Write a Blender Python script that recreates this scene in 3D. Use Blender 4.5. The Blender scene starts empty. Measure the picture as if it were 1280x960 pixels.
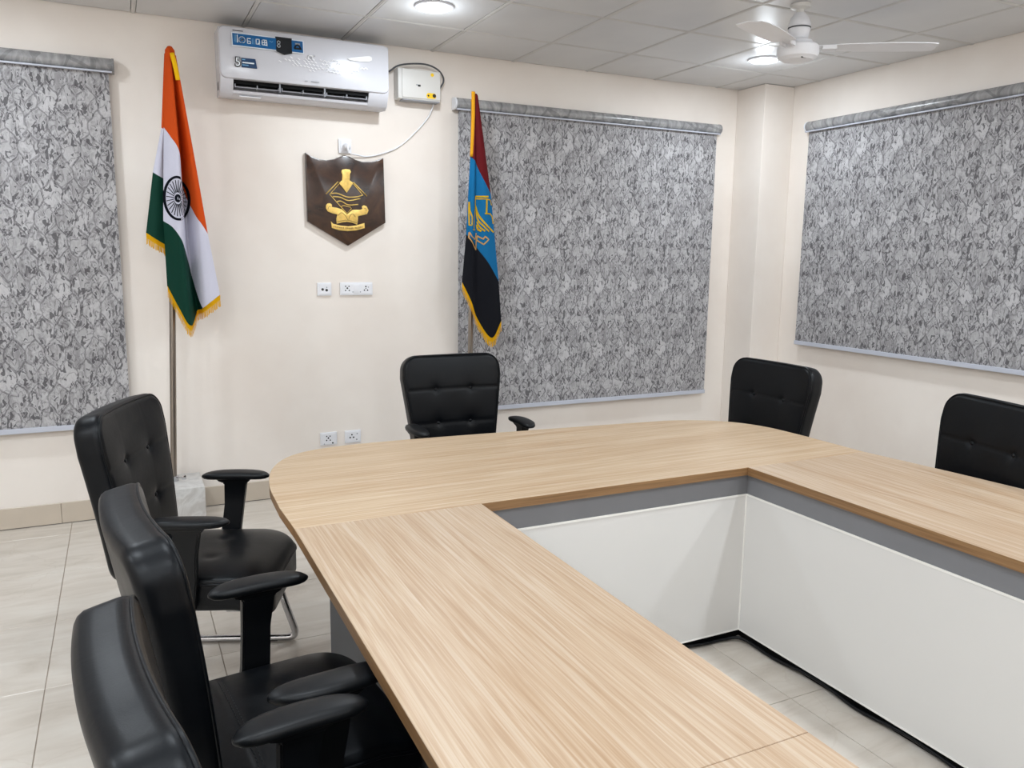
import bpy, bmesh, math, random
from mathutils import Vector, Matrix
from mathutils.bvhtree import BVHTree
random.seed(7)
PI = math.pi
SC = bpy.context.scene
COL = SC.collection

# ---------------------------------------------------------------- camera
def make_camera():
    yaw, pitch, roll = 0.455302364, 0.160105533, -0.0117879255
    cy, sy, cp, sp = math.cos(yaw), math.sin(yaw), math.cos(pitch), math.sin(pitch)
    f = Vector((sy * cp, cy * cp, -sp)); r = Vector((cy, -sy, 0)); d = f.cross(r)
    cr, sr = math.cos(roll), math.sin(roll)
    r2 = cr * r + sr * d; d2 = -sr * r + cr * d
    cam = bpy.data.cameras.new('camera'); o = bpy.data.objects.new('camera', cam)
    cam.sensor_width = 36; cam.lens = 1000.3 / 1280 * 36; cam.clip_start = .02
    m = Matrix((r2, -d2, -f)).transposed().to_4x4(); m.translation = (0, 0, 1.583)
    o.matrix_world = m; COL.objects.link(o); SC.camera = o
make_camera()

# ---------------------------------------------------------------- world, exposure
SC.view_settings.view_transform = 'Standard'; SC.view_settings.look = 'None'
SC.view_settings.gamma = 1; SC.view_settings.exposure = 0.07
w = bpy.data.worlds.new('world'); SC.world = w; w.use_nodes = True
w.node_tree.nodes['Background'].inputs[0].default_value = (.8, .85, .9, 1)
w.node_tree.nodes['Background'].inputs[1].default_value = .3
LAMP_W = 17.5
LAMP_COL = (.84, .925, 1.0)

# ---------------------------------------------------------------- materials
def srgb(*c):
    if len(c) == 1: c = c * 3
    return tuple((x / 255 / 12.92 if x / 255 <= .04045 else ((x / 255 + .055) / 1.055) ** 2.4) for x in c) + (1,)
class NT:
    def __init__(s, name):
        s.m = bpy.data.materials.new(name); s.m.use_nodes = True; s.t = s.m.node_tree
        s.b = s.t.nodes['Principled BSDF']
    def n(s, typ, **kw):
        x = s.t.nodes.new(typ)
        for k, v in kw.items(): setattr(x, k, v)
        return x
    def l(s, a, b): s.t.links.new(a, b)
    def val(s, sock, v):
        if isinstance(v, (int, float, tuple)): sock.default_value = v
        else: s.l(v, sock)
    def math(s, op, a, b=0.0, c=None, clamp=False):
        x = s.n('ShaderNodeMath', operation=op); x.use_clamp = clamp
        s.val(x.inputs[0], a); s.val(x.inputs[1], b)
        if c is not None: s.val(x.inputs[2], c)
        return x.outputs[0]
    def coord(s, scale=(1, 1, 1), rot=(0, 0, 0), kind='Object'):
        tc = s.n('ShaderNodeTexCoord'); mp = s.n('ShaderNodeMapping')
        mp.inputs['Scale'].default_value = scale; mp.inputs['Rotation'].default_value = rot
        s.l(tc.outputs[kind], mp.inputs[0]); return mp.outputs[0]
    def noise(s, vec, scale=5, detail=3, rough=.5, dist=0.0, out=0):
        x = s.n('ShaderNodeTexNoise'); s.l(vec, x.inputs['Vector'])
        x.inputs['Scale'].default_value = scale; x.inputs['Detail'].default_value = detail
        x.inputs['Roughness'].default_value = rough; x.inputs['Distortion'].default_value = dist
        return x.outputs[out]
    def ramp(s, fac, stops):
        x = s.n('ShaderNodeValToRGB'); s.l(fac, x.inputs[0]); e = x.color_ramp.elements
        while len(e) < len(stops): e.new(.5)
        for i, (p, c) in enumerate(stops): e[i].position = p; e[i].color = c
        return x.outputs[0]
    def mix(s, fac, a, b, typ='MIX'):
        x = s.n('ShaderNodeMix', data_type='RGBA', blend_type=typ)
        s.val(x.inputs[0], fac); s.val(x.inputs[6], a); s.val(x.inputs[7], b); return x.outputs[2]
    def bump(s, h, strength=.3, dist=.01):
        x = s.n('ShaderNodeBump'); x.inputs['Strength'].default_value = strength
        x.inputs['Distance'].default_value = dist; s.l(h, x.inputs['Height'])
        s.l(x.outputs[0], s.b.inputs['Normal'])
    def set(s, col=None, rough=None, metal=None, spec=None, coat=None):
        if col is not None: s.val(s.b.inputs['Base Color'], col)
        if rough is not None: s.val(s.b.inputs['Roughness'], rough)
        if metal is not None: s.b.inputs['Metallic'].default_value = metal
        if spec is not None: s.b.inputs['Specular IOR Level'].default_value = spec
        if coat is not None: s.b.inputs['Coat Weight'].default_value = coat
        return s.m

def simple(name, col, rough=.5, metal=0, spec=.5, vary=.06, nscale=6, bump=0, coat=0):
    n = NT(name); v = n.coord(); f = n.noise(v, nscale, 3)
    dark = tuple(x * (1 - vary) for x in col[:3]) + (1,); lite = tuple(min(1, x * (1 + vary)) for x in col[:3]) + (1,)
    n.set(n.ramp(f, [(.3, dark), (.7, lite)]), rough, metal, spec, coat)
    if bump: n.bump(n.noise(v, nscale * 40, 2), bump, .002)
    return n.m

M = {}
def wood(name, along_y, tone=1.0, hue=(226, 198, 163), hi=(243, 225, 200), lo=(203, 168, 130)):
    n = NT(name); c = srgb
    sc = (125, 2.4, 125) if along_y else (2.4, 125, 125)
    v = n.coord(sc); f = n.noise(v, 1.2, 3, .5, .7)
    sc2 = (200, 4, 200) if along_y else (4, 200, 200)
    g = n.noise(n.coord(sc2), 1, 2, .5)
    big = n.noise(n.coord((18, .7, 18) if along_y else (.7, 18, 18)), 1, 2)
    col = n.ramp(f, [(.34, c(*lo)), (.5, c(*hue)), (.63, c(*hi))])
    col = n.mix(.22, col, n.ramp(g, [(.35, c(*lo)), (.6, c(*hi))]))
    col = n.mix(.25, col, n.ramp(big, [(.35, c(*lo)), (.65, c(*hi))]))
    col = n.mix(1.0, col, tone + (1,), 'MULTIPLY')
    n.set(col, n.ramp(f, [(0, (.36,) * 3 + (1,)), (1, (.46,) * 3 + (1,))]), spec=.45); n.bump(f, .05, .001); return n.m
M['oak_x'] = wood('oak_laminate_lengthwise', False, (.65, .61, .565))
M['oak_y'] = wood('oak_laminate_crosswise', True, (.58, .545, .53))
M['edge'] = wood('oak_edge_shaded', False, (.8, .8, .8), (150, 112, 74), (168, 130, 88), (125, 90, 56))  # same laminate as the top, edge shade put into the darker brown
M['edge_y'] = wood('oak_edge_shaded_side', True, (.8, .8, .8), (150, 112, 74), (168, 130, 88), (125, 90, 56))
M['apron'] = simple('grey_laminate', srgb(119, 119, 122), .5, vary=.03)
M['dark_grey'] = simple('dark_grey_laminate', srgb(72, 74, 77), .55, vary=.03)
M['panel'] = simple('off_white_laminate', srgb(216, 213, 209), .5, vary=.015, nscale=2)
M['panel_edge'] = simple('white_edge_highlight', srgb(235, 232, 226), .5)
M['black'] = simple('black_plastic', srgb(10, 12, 15), .42, 0, .25, vary=.1)
M['void'] = simple('black_shade_fill', srgb(7, 7, 8), .6, 0, .12)  # near-black that stands for shade under the table and in the outlet
M['wall'] = None
def wall_mat():
    n = NT('cream_painted_plaster'); v = n.coord()
    a = n.noise(v, 1.3, 4, .55); b = n.noise(v, 260, 2)
    col = n.ramp(a, [(.35, srgb(229, 219, 210)), (.65, srgb(237, 229, 221))])
    st = n.noise(n.coord((3, 3, 5)), 1.0, 6, .7)
    col = n.mix(n.math('MULTIPLY', n.math('GREATER_THAN', st, .735), .35), col, srgb(200, 186, 170))
    n.set(col, .55, spec=.3); n.bump(b, .12, .002); return n.m
M['wall'] = wall_mat()
def tile_mat():
    n = NT('beige_vitrified_tile'); 
    tc = n.n('ShaderNodeTexCoord'); oi = n.n('ShaderNodeObjectInfo')
    ad = n.n('ShaderNodeVectorMath', operation='ADD'); n.l(tc.outputs['Object'], ad.inputs[0]); n.l(oi.outputs['Location'], ad.inputs[1])
    mp = n.n('ShaderNodeMapping'); mp.inputs['Scale'].default_value = (1.2, 5, 1); n.l(ad.outputs[0], mp.inputs[0])
    f = n.noise(mp.outputs[0], 1.6, 6, .6, .8)
    col = n.ramp(f, [(.32, srgb(192, 182, 170)), (.5, srgb(204, 195, 184)), (.68, srgb(211, 204, 194))])
    v = n.n('ShaderNodeTexVoronoi', feature='DISTANCE_TO_EDGE'); v.inputs['Scale'].default_value = 2.2
    wp = n.mix(.25, ad.outputs[0], n.noise(ad.outputs[0], 2.5, 4, .6, out=1)); n.l(wp, v.inputs['Vector'])
    vein = n.math('LESS_THAN', v.outputs['Distance'], .006)
    col = n.mix(n.math('MULTIPLY', vein, .10), col, srgb(170, 150, 130))
    n.set(col, .22, spec=.5); return n.m
M['tile'] = tile_mat()
M['grout'] = simple('tile_grout', srgb(165, 150, 135), .8)
M['skirt'] = simple('beige_skirting_tile', srgb(198, 185, 169), .3, vary=.05, nscale=3)
def ceil_mat():
    n = NT('grey_ceiling_panel')
    tc = n.n('ShaderNodeTexCoord'); oi = n.n('ShaderNodeObjectInfo')
    ad = n.n('ShaderNodeVectorMath', operation='ADD'); n.l(tc.outputs['Object'], ad.inputs[0]); n.l(oi.outputs['Location'], ad.inputs[1])
    f = n.noise(ad.outputs[0], 2.2, 3, .5, 0)
    col = n.ramp(f, [(.1, srgb(190, 190, 192)), (.9, srgb(216, 216, 216))])
    n.set(col, n.ramp(f, [(.1, (.26,) * 3 + (1,)), (.9, (.36,) * 3 + (1,))]), spec=.5)
    n.bump(n.noise(ad.outputs[0], 4, 1), .03, .01); return n.m
M['ceil'] = ceil_mat()
M['tbar'] = simple('white_ceiling_grid', srgb(205, 203, 200), .4)
M['white'] = simple('glossy_white_plastic', srgb(206, 206, 212), .18, vary=.01)
M['white_matte'] = simple('white_plastic', srgb(228, 228, 232), .4, vary=.02)
M['offwhite'] = simple('stabiliser_white_plastic', srgb(216, 214, 210), .4, vary=.02)
M['rail'] = simple('lilac_grey_aluminium', srgb(190, 193, 204), .4, vary=.03)
M['chrome'] = simple('chrome', srgb(205, 205, 208), .12, 1, vary=.03)
M['steel'] = simple('brushed_steel', srgb(150, 142, 134), .3, 1, vary=.08, nscale=3)
M['gold'] = simple('gold_metal', srgb(232, 196, 110), .38, .55, vary=.12, nscale=60, bump=.4)
M['gold_dark'] = simple('engraved_gold', srgb(120, 86, 40), .5, .3)
def leather(name, a, b, rough):
    n = NT(name); v = n.coord(); f = n.noise(v, 7, 3)
    vo = n.n('ShaderNodeTexVoronoi'); n.l(v, vo.inputs['Vector']); vo.inputs['Scale'].default_value = 420
    n.set(n.ramp(f, [(.3, srgb(*a)), (.7, srgb(*b))]), n.ramp(f, [(.3, (rough - .04,) * 3 + (1,)), (.7, (rough + .06,) * 3 + (1,))]), spec=.2)
    wr = n.noise(n.coord((1, 1, 1)), 14, 4, .6, 1.5)
    h = n.math('ADD', n.math('MULTIPLY', vo.outputs['Distance'], .05), n.math('MULTIPLY', wr, .5))
    n.bump(h, .22, .004); return n.m
M['leather'] = leather('black_leatherette', (5, 7, 11), (9, 12, 16), .36)
M['thread'] = simple('black_thread', srgb(46, 48, 52), .6)
def fabric(name, col, rough=.75):
    n = NT(name); v = n.coord((900, 900, 900)); f = n.noise(v, 1, 1)
    d = tuple(x * .85 for x in col[:3]) + (1,)
    n.set(n.ramp(f, [(.3, d), (.7, col)]), rough, spec=.2); return n.m
M['saffron'] = fabric('saffron_satin', srgb(204, 74, 10)); M['flag_white'] = fabric('white_satin', srgb(206, 205, 220))
M['flag_green'] = fabric('dark_green_satin', srgb(0, 54, 41)); M['maroon'] = fabric('maroon_satin', srgb(90, 4, 12))
M['sky'] = fabric('sky_blue_satin', srgb(4, 98, 148)); M['navy'] = fabric('navy_satin', srgb(4, 6, 16))
M['fringe'] = fabric('yellow_fringe', srgb(250, 196, 16)); M['gold_cloth'] = fabric('gold_sleeve', srgb(214, 150, 24))
M['wheel'] = fabric('dark_navy_print', srgb(14, 18, 32)); M['emb'] = fabric('yellow_embroidery', srgb(250, 205, 40))
M['emb_light'] = fabric('peach_embroidery', srgb(240, 190, 120))
def plaque():
    n = NT('dark_polished_walnut'); f = n.noise(n.coord((2.5, 1, 2.5)), 3, 5, .6, 1.2)
    n.set(n.ramp(f, [(.3, srgb(38, 26, 21)), (.55, srgb(62, 41, 30)), (.75, srgb(80, 54, 36))]), .22, spec=.5); return n.m
M['walnut'] = plaque()
def marble():
    n = NT('silver_marble_block'); f = n.noise(n.coord((3, 3, 3)), 2, 5, .6, 2)
    n.set(n.ramp(f, [(.3, srgb(176, 174, 172)), (.5, srgb(205, 203, 200)), (.62, srgb(186, 182, 178))]), .3); return n.m
M['marble'] = marble()
M['blue'] = simple('blue_sticker', srgb(12, 92, 150), .35, vary=.08); M['dblue'] = simple('dark_blue_sticker', srgb(14, 56, 96), .35)
M['ink'] = simple('black_sticker', srgb(16, 20, 26), .35); M['print'] = simple('white_print', srgb(225, 232, 238), .4)
M['lblue'] = simple('pale_blue_print', srgb(110, 165, 205), .4); M['highlight'] = simple('highlight_white', srgb(250, 250, 252), .1, .2)
M['yellow'] = simple('yellow_sticker', srgb(240, 196, 20), .4); M['dot'] = simple('dark_socket_hole', srgb(22, 22, 24), .5)
M['greyprint'] = simple('grey_print', srgb(150, 152, 158), .5)
M['ornament'] = simple('raised_silver_pattern', srgb(250, 250, 252), .3, 0)
M['bottomwood'] = simple('ceiling_void', srgb(120, 118, 115), .8)
n = NT('led_diffuser'); n.set(srgb(255), .5); n.b.inputs['Emission Color'].default_value = (1, .98, .95, 1); n.b.inputs['Emission Strength'].default_value = 9.0; M['led'] = n.m

def blind_mat():
    """printed blackout cloth: rows of tall hexagons outlined in dark and pale lines, marbled inside"""
    n = NT('grey_hexagon_print_cloth'); tc = n.n('ShaderNodeTexCoord')
    sep = n.n('ShaderNodeSeparateXYZ'); 
    # gentle warp so outlines look hand drawn
    base = n.coord()
    wx = n.math('SUBTRACT', n.noise(base, 16, 2), .5); wz = n.math('SUBTRACT', n.noise(base, 13.3, 2), .5)
    n.l(base, sep.inputs[0])
    X = n.math('ADD', n.math('MULTIPLY', sep.outputs[0], 1 / .098), n.math('MULTIPLY', wx, .46))
    Z = n.math('ADD', n.math('MULTIPLY', sep.outputs[2], 1 / .25), n.math('MULTIPLY', wz, .16))
    def lat(ox, oz):
        fx = n.math('SUBTRACT', n.math('FRACT', n.math('ADD', X, ox + 200)), .5)
        fz = n.math('SUBTRACT', n.math('FRACT', n.math('ADD', Z, oz + 200)), .5)
        d = n.math('ADD', n.math('MULTIPLY', fx, fx), n.math('MULTIPLY', n.math('MULTIPLY', fz, fz), 1.9))
        ix = n.math('FLOOR', n.math('ADD', X, ox + 200)); iz = n.math('FLOOR', n.math('ADD', Z, oz + 200))
        return fx, fz, d, ix, iz
    a = lat(0, 0); b = lat(.5, .5)
    isb = n.math('LESS_THAN', b[2], a[2])
    def sel(p, q):
        return n.math('ADD', n.math('MULTIPLY', q, isb), n.math('MULTIPLY', p, n.math('SUBTRACT', 1, isb)))
    fx, fz, ix, iz = sel(a[0], b[0]), sel(a[1], b[1]), sel(a[3], n.math('ADD', b[3], .37)), sel(a[4], n.math('ADD', b[4], .71))
    e1 = n.math('MULTIPLY', n.math('ABSOLUTE', n.math('SUBTRACT', a[2], b[2])), .75)
    e2 = n.math('SUBTRACT', .5, n.math('ABSOLUTE', fx)); edge = n.math('MINIMUM', e1, e2)
    cid = n.n('ShaderNodeCombineXYZ')
    # the print repeats every three cells across and two rows down
    n.l(n.math('MODULO', ix, 3), cid.inputs[0]); n.l(n.math('MODULO', iz, 2), cid.inputs[1]); n.l(isb, cid.inputs[2])
    wn = n.n('ShaderNodeTexWhiteNoise'); n.l(cid.outputs[0], wn.inputs['Vector'])
    # marbling: contour lines of a stretched noise offset per cell
    inner = n.n('ShaderNodeCombineXYZ'); n.l(n.math('MULTIPLY', fx, .098), inner.inputs[0]); n.l(n.math('MULTIPLY', fz, .25), inner.inputs[1])
    off = n.n('ShaderNodeVectorMath', operation='MULTIPLY_ADD'); n.l(wn.outputs['Color'], off.inputs[0]); off.inputs[1].default_value = (7, 7, 7); n.l(inner.outputs[0], off.inputs[2])
    mp = n.n('ShaderNodeMapping'); mp.inputs['Scale'].default_value = (1, .55, 1); n.l(off.outputs[0], mp.inputs[0])
    f1 = n.noise(mp.outputs[0], 24, 1.5, .5, .7); f2 = n.noise(mp.outputs[0], 44, 1, .5, .8)
    line1 = n.math('SUBTRACT', 1, n.math('MULTIPLY', n.math('ABSOLUTE', n.math('SUBTRACT', f1, .5)), 22), clamp=True)
    line2 = n.math('SUBTRACT', 1, n.math('MULTIPLY', n.math('ABSOLUTE', n.math('SUBTRACT', f2, .54)), 16), clamp=True)
    line3 = n.math('SUBTRACT', 1, n.math('MULTIPLY', n.math('ABSOLUTE', n.math('SUBTRACT', f1, .62)), 26), clamp=True)
    # pale and dark drips run down the cloth in columns
    cols = n.noise(n.coord((22, 22, 5.5)), 1, 3, .6, .4); drips = n.noise(n.coord((45, 45, 16)), 1, 1, .6, .4)
    darkp = n.math('MULTIPLY', n.math('GREATER_THAN', f2, .56), n.math('GREATER_THAN', drips, .48))
    col = n.ramp(wn.outputs['Value'], [(0, srgb(150, 148, 149)), (.5, srgb(166, 164, 165)), (1, srgb(184, 182, 183))])
    col = n.mix(n.math('MULTIPLY', n.math('GREATER_THAN', cols, .54), .5), col, srgb(186, 184, 186))
    col = n.mix(n.math('MULTIPLY', n.math('LESS_THAN', cols, .43), .35), col, srgb(126, 124, 127))
    col = n.mix(n.math('MULTIPLY', line1, .75), col, srgb(96, 94, 97))
    col = n.mix(n.math('MULTIPLY', line3, .45), col, srgb(205, 203, 205))
    col = n.mix(n.math('MULTIPLY', line2, .35), col, srgb(200, 198, 200))
    col = n.mix(n.math('MULTIPLY', darkp, .85), col, srgb(84, 82, 85))
    outl = n.math('SUBTRACT', 1, n.math('MULTIPLY', n.math('SUBTRACT', edge, .012), 17), clamp=True)
    broken = n.noise(base, 20, 2)
    col = n.mix(n.math('MULTIPLY', outl, n.math('MULTIPLY', n.math('SUBTRACT', broken, .16), 1.45), clamp=True), col, srgb(84, 82, 85))
    band = n.math('MULTIPLY', n.math('GREATER_THAN', edge, .055), n.math('LESS_THAN', edge, .085))
    col = n.mix(n.math('MULTIPLY', band, .3), col, srgb(200, 198, 200))
    dots = n.n('ShaderNodeTexVoronoi'); n.l(base, dots.inputs['Vector']); dots.inputs['Scale'].default_value = 55
    col = n.mix(n.math('MULTIPLY', n.math('LESS_THAN', dots.outputs['Distance'], .13), .5), col, srgb(60, 58, 62))
    fine = n.noise(base, 110, 2); col = n.mix(n.math('MULTIPLY', n.math('SUBTRACT', fine, .4), .3, clamp=True), col, srgb(110, 108, 111))
    n.set(col, .75, spec=.2); return n.m
M['blind'] = blind_mat()
def cassette_mat():
    n = NT('glossy_marbled_cassette'); v = n.coord((9, 1, 4)); f = n.noise(v, 1.3, 4, .6, 1.6)
    vo = n.n('ShaderNodeTexVoronoi', feature='DISTANCE_TO_EDGE'); n.l(n.mix(.15, n.coord((8, 3, 8)), n.noise(n.coord(), 12, 2, out=1)), vo.inputs['Vector']); vo.inputs['Scale'].default_value = 1
    col = n.ramp(f, [(.3, srgb(128, 127, 128)), (.5, srgb(150, 149, 149)), (.7, srgb(176, 175, 174))])
    col = n.mix(n.math('MULTIPLY', n.math('LESS_THAN', vo.outputs['Distance'], .05), .5), col, srgb(105, 104, 106))
    n.set(col, .25, spec=.5); return n.m
M['cassette'] = cassette_mat()

# ---------------------------------------------------------------- mesh helpers
def tag(o, label=None, cat=None, group=None, kind=None):
    if label: o['label'] = label
    if cat: o['category'] = cat
    if group: o['group'] = group
    if kind: o['kind'] = kind
    return o
def obj(name, bm, mats, parent=None, smooth=False, loc=None, auto=None):
    me = bpy.data.meshes.new(name); bmesh.ops.recalc_face_normals(bm, faces=bm.faces); bm.to_mesh(me); bm.free()
    for m in (mats if isinstance(mats, (list, tuple)) else [mats]): me.materials.append(m)
    if smooth:
        me.polygons.foreach_set('use_smooth', [True] * len(me.polygons))
        if auto is not None: me.set_sharp_from_angle(angle=math.radians(auto))
    o = bpy.data.objects.new(name, me); COL.objects.link(o); o.parent = parent
    if loc: o.location = loc
    return o
def empty(name, loc=(0, 0, 0), rz=0):
    o = bpy.data.objects.new(name, None); o.empty_display_size = .1; COL.objects.link(o); o.location = loc; o.rotation_euler = (0, 0, rz); return o
def BM(): return bmesh.new()
def box(bm, x0, x1, y0, y1, z0, z1, bev=0, seg=2, mi=0):
    vs = [bm.verts.new((x, y, z)) for x in (x0, x1) for y in (y0, y1) for z in (z0, z1)]
    F = [(0, 1, 3, 2), (4, 6, 7, 5), (0, 4, 5, 1), (2, 3, 7, 6), (0, 2, 6, 4), (1, 5, 7, 3)]
    fs = [bm.faces.new([vs[i] for i in f]) for f in F]
    for f in fs: f.material_index = mi
    bmesh.ops.recalc_face_normals(bm, faces=fs)
    if bev:
        es = list({e for f in fs for e in f.edges})
        bmesh.ops.bevel(bm, geom=es, offset=bev, segments=seg, affect='EDGES', profile=.6)
    return bm
def prism(bm, pts, lo, hi, axis='z', mi=0, side=None, bev=0):
    """extrude polygon pts (2D) between lo and hi along axis"""
    def P(a, b, h): return {'z': (a, b, h), 'y': (a, h, b), 'x': (h, a, b)}[axis]
    A = [bm.verts.new(P(a, b, lo)) for a, b in pts]; B = [bm.verts.new(P(a, b, hi)) for a, b in pts]
    f1 = bm.faces.new(A); f2 = bm.faces.new(B[::-1]); f1.material_index = f2.material_index = mi
    N = len(pts); fs = [f1, f2]
    for i in range(N):
        f = bm.faces.new((A[i], B[i], B[(i + 1) % N], A[(i + 1) % N])); f.material_index = mi if side is None else side; fs.append(f)
    bmesh.ops.recalc_face_normals(bm, faces=fs)
    if bev:
        bmesh.ops.bevel(bm, geom=list(set(f1.edges) | set(f2.edges)), offset=bev, segments=2, affect='EDGES', profile=.5)
    return bm
def smooth_path(pts, n=6, closed=False):
    P = [Vector(p) for p in pts]; out = []; N = len(P)
    rng = range(N if closed else N - 1)
    for i in rng:
        p1, p2 = P[i], P[(i + 1) % N]
        p0 = P[(i - 1) % N] if (closed or i > 0) else p1 * 2 - p2
        p3 = P[(i + 2) % N] if (closed or i < N - 2) else p2 * 2 - p1
        for k in range(n):
            t = k / n
            out.append(.5 * ((2 * p1) + (p2 - p0) * t + (2 * p0 - 5 * p1 + 4 * p2 - p3) * t * t + (-p0 + 3 * p1 - 3 * p2 + p3) * t ** 3))
    if not closed: out.append(P[-1])
    return out
def round_path(pts, r, n=6):
    P = [Vector(p) for p in pts]; out = [P[0]]
    for i in range(1, len(P) - 1):
        a, b, c = P[i - 1], P[i], P[i + 1]
        u = (a - b); v = (c - b); rr = min(r, u.length * .49, v.length * .49); s = b + u.normalized() * rr; e = b + v.normalized() * rr
        for k in range(n + 1):
            t = k / n; out.append(s * (1 - t) ** 2 + b * 2 * t * (1 - t) + e * t * t)
    out.append(P[-1]); return out
def tube(bm, path, r, seg=8, closed=False, ry=None, mi=0, up=None):
    P = [Vector(p) for p in path]; N = len(P); rings = []; ref = None
    for i in range(N):
        a = P[(i - 1) % N] if (closed or i > 0) else P[i]; b = P[(i + 1) % N] if (closed or i < N - 1) else P[i]
        t = (b - a).normalized()
        if ref is None: ref = (Vector(up) if up else (Vector((0, 0, 1)) if abs(t.z) < .9 else Vector((1, 0, 0))))
        s = t.cross(ref)
        if s.length < 1e-5: s = t.orthogonal()
        s.normalize(); nrm = s.cross(t).normalized(); ref = nrm if up is None else ref
        rings.append([bm.verts.new(P[i] + s * (math.cos(2 * PI * k / seg) * r) + nrm * (math.sin(2 * PI * k / seg) * (ry or r))) for k in range(seg)])
    for i in range(N if closed else N - 1):
        A, B = rings[i], rings[(i + 1) % N]
        for k in range(seg):
            f = bm.faces.new((A[k], A[(k + 1) % seg], B[(k + 1) % seg], B[k])); f.material_index = mi
    if not closed:
        bm.faces.new(rings[0][::-1]).material_index = mi; bm.faces.new(rings[-1]).material_index = mi
    return bm
def lathe(bm, prof, seg=32, c=(0, 0, 0), mi=0):
    """prof: list of (r, z)"""
    rings = []
    for r, z in prof:
        if r < 1e-6: rings.append([bm.verts.new((c[0], c[1], c[2] + z))])
        else: rings.append([bm.verts.new((c[0] + r * math.cos(2 * PI * k / seg), c[1] + r * math.sin(2 * PI * k / seg), c[2] + z)) for k in range(seg)])
    for A, B in zip(rings, rings[1:]):
        for k in range(seg):
            a = [A[k % len(A)], A[(k + 1) % seg % len(A)], B[(k + 1) % seg % len(B)], B[k % len(B)]]
            u = []
            for q in a:
                if q not in u: u.append(q)
            if len(u) > 2:
                f = bm.faces.new(u); f.material_index = mi
    return bm
def rrect(w, h, r, n=5, cx=0, cy=0):
    pts = []
    for sx, sy, a0 in ((1, 1, 0), (-1, 1, 90), (-1, -1, 180), (1, -1, 270)):
        for k in range(n + 1):
            a = math.radians(a0 + 90 * k / n); pts.append((cx + sx * (w / 2 - r) + r * math.cos(a), cy + sy * (h / 2 - r) + r * math.sin(a)))
    return pts
def copy_tree(o, parent=None):
    c = o.copy(); COL.objects.link(c); c.parent = parent
    for ch in [k for k in ALLCH.get(o.name, [])]: copy_tree(ch, c)
    return c
ALLCH = {}
def index_children(o):
    ALLCH[o.name] = list(o.children)
    for c in o.children: index_children(c)

# ================================================================ SETTING
X0, X1, Y0, Y1, H = -2.3, 4.80, -2.6, 5.19, 2.89
# floor
fl = obj('floor', box(BM(), X0, X1, Y0, Y1, -.06, -.004), M['grout']); tag(fl, kind='structure')
def tile_bm(w, d, t=.004, b=.0012):
    bm = BM(); box(bm, -w / 2, w / 2, -d / 2, d / 2, -t, 0); 
    top = [e for e in bm.edges if all(v.co.z > -1e-6 for v in e.verts)]
    bmesh.ops.bevel(bm, geom=top, offset=b, segments=1, affect='EDGES'); return bm
cache = {}
def grid_lines(lo, hi, o, p):
    k = math.ceil((lo - o) / p + 1e-6); L = [lo]
    while o + k * p < hi - 1e-4: L.append(o + k * p); k += 1
    return L + [hi]
def put_tile(name, x0, x1, y0, y1, z, gap, mat, parent, thick, key=''):
    w, d = round(x1 - x0 - gap, 4), round(y1 - y0 - gap, 4)
    if w < .01 or d < .01: return
    k = (name, w, d)
    if k not in cache:
        o = obj(name, tile_bm(w, d, thick), mat, parent); cache[k] = o.data
    else:
        o = bpy.data.objects.new(name, cache[k]); COL.objects.link(o); o.parent = parent
    o.location = ((x0 + x1) / 2, (y0 + y1) / 2, z)
    return o
xs = grid_lines(X0, X1, -.33, .61); ys = grid_lines(Y0, Y1, 3.77, .60)
for a, b in zip(xs, xs[1:]):
    for c, d in zip(ys, ys[1:]): put_tile('floor_tile', a, b, c, d, 0, .003, M['tile'], fl, .004)
# ceiling: void board, tiles, T grid
ce = obj('ceiling', box(BM(), X0, X1, Y0, Y1, H + .02, H + .08), M['bottomwood']); tag(ce, kind='structure')
xs = grid_lines(X0, X1, 1.34, .59); ys = grid_lines(Y0, Y1, 4.03, .603)
for a, b in zip(xs, xs[1:]):
    for c, d in zip(ys, ys[1:]):
        o = put_tile('ceiling_tile', a, b, c, d, H, .029, M['ceil'], ce, .012)
        if o: o.rotation_euler = (PI, 0, 0)
for x in xs[1:-1]:
    bm = BM(); box(bm, x - .011, x + .011, Y0 + .001, Y1 - .001, H - .001, H + .018); box(bm, x - .0025, x + .0025, Y0 + .001, Y1 - .001, H - .003, H - .001); obj('grid_bar', bm, M['tbar'], ce)
for y in ys[1:-1]:
    bm = BM(); box(bm, X0 + .001, X1 - .001, y - .011, y + .011, H - .0005, H + .0175); box(bm, X0 + .001, X1 - .001, y - .0025, y + .0025, H - .0025, H - .0005); obj('grid_bar', bm, M['tbar'], ce)
# walls
def struct(name, bm, m): return tag(obj(name, bm, m), kind='structure')
struct('wall_back', box(BM(), X0 - .15, X1 + .15, Y1, Y1 + .15, -.06, H + .08), M['wall'])
struct('wall_right', box(BM(), X1, X1 + .15, Y0, Y1, -.06, H + .08), M['wall'])
struct('wall_left', box(BM(), X0 - .15, X0, Y0, Y1, -.06, H + .08), M['wall'])
struct('wall_front', box(BM(), X0 - .15, X1 + .15, Y0 - .15, Y0, -.06, H + .08), M['wall'])
struct('wall_corner_column', box(BM(), 4.505, X1, 4.88, Y1, 0, H - .002, .004), M['wall'])
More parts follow.
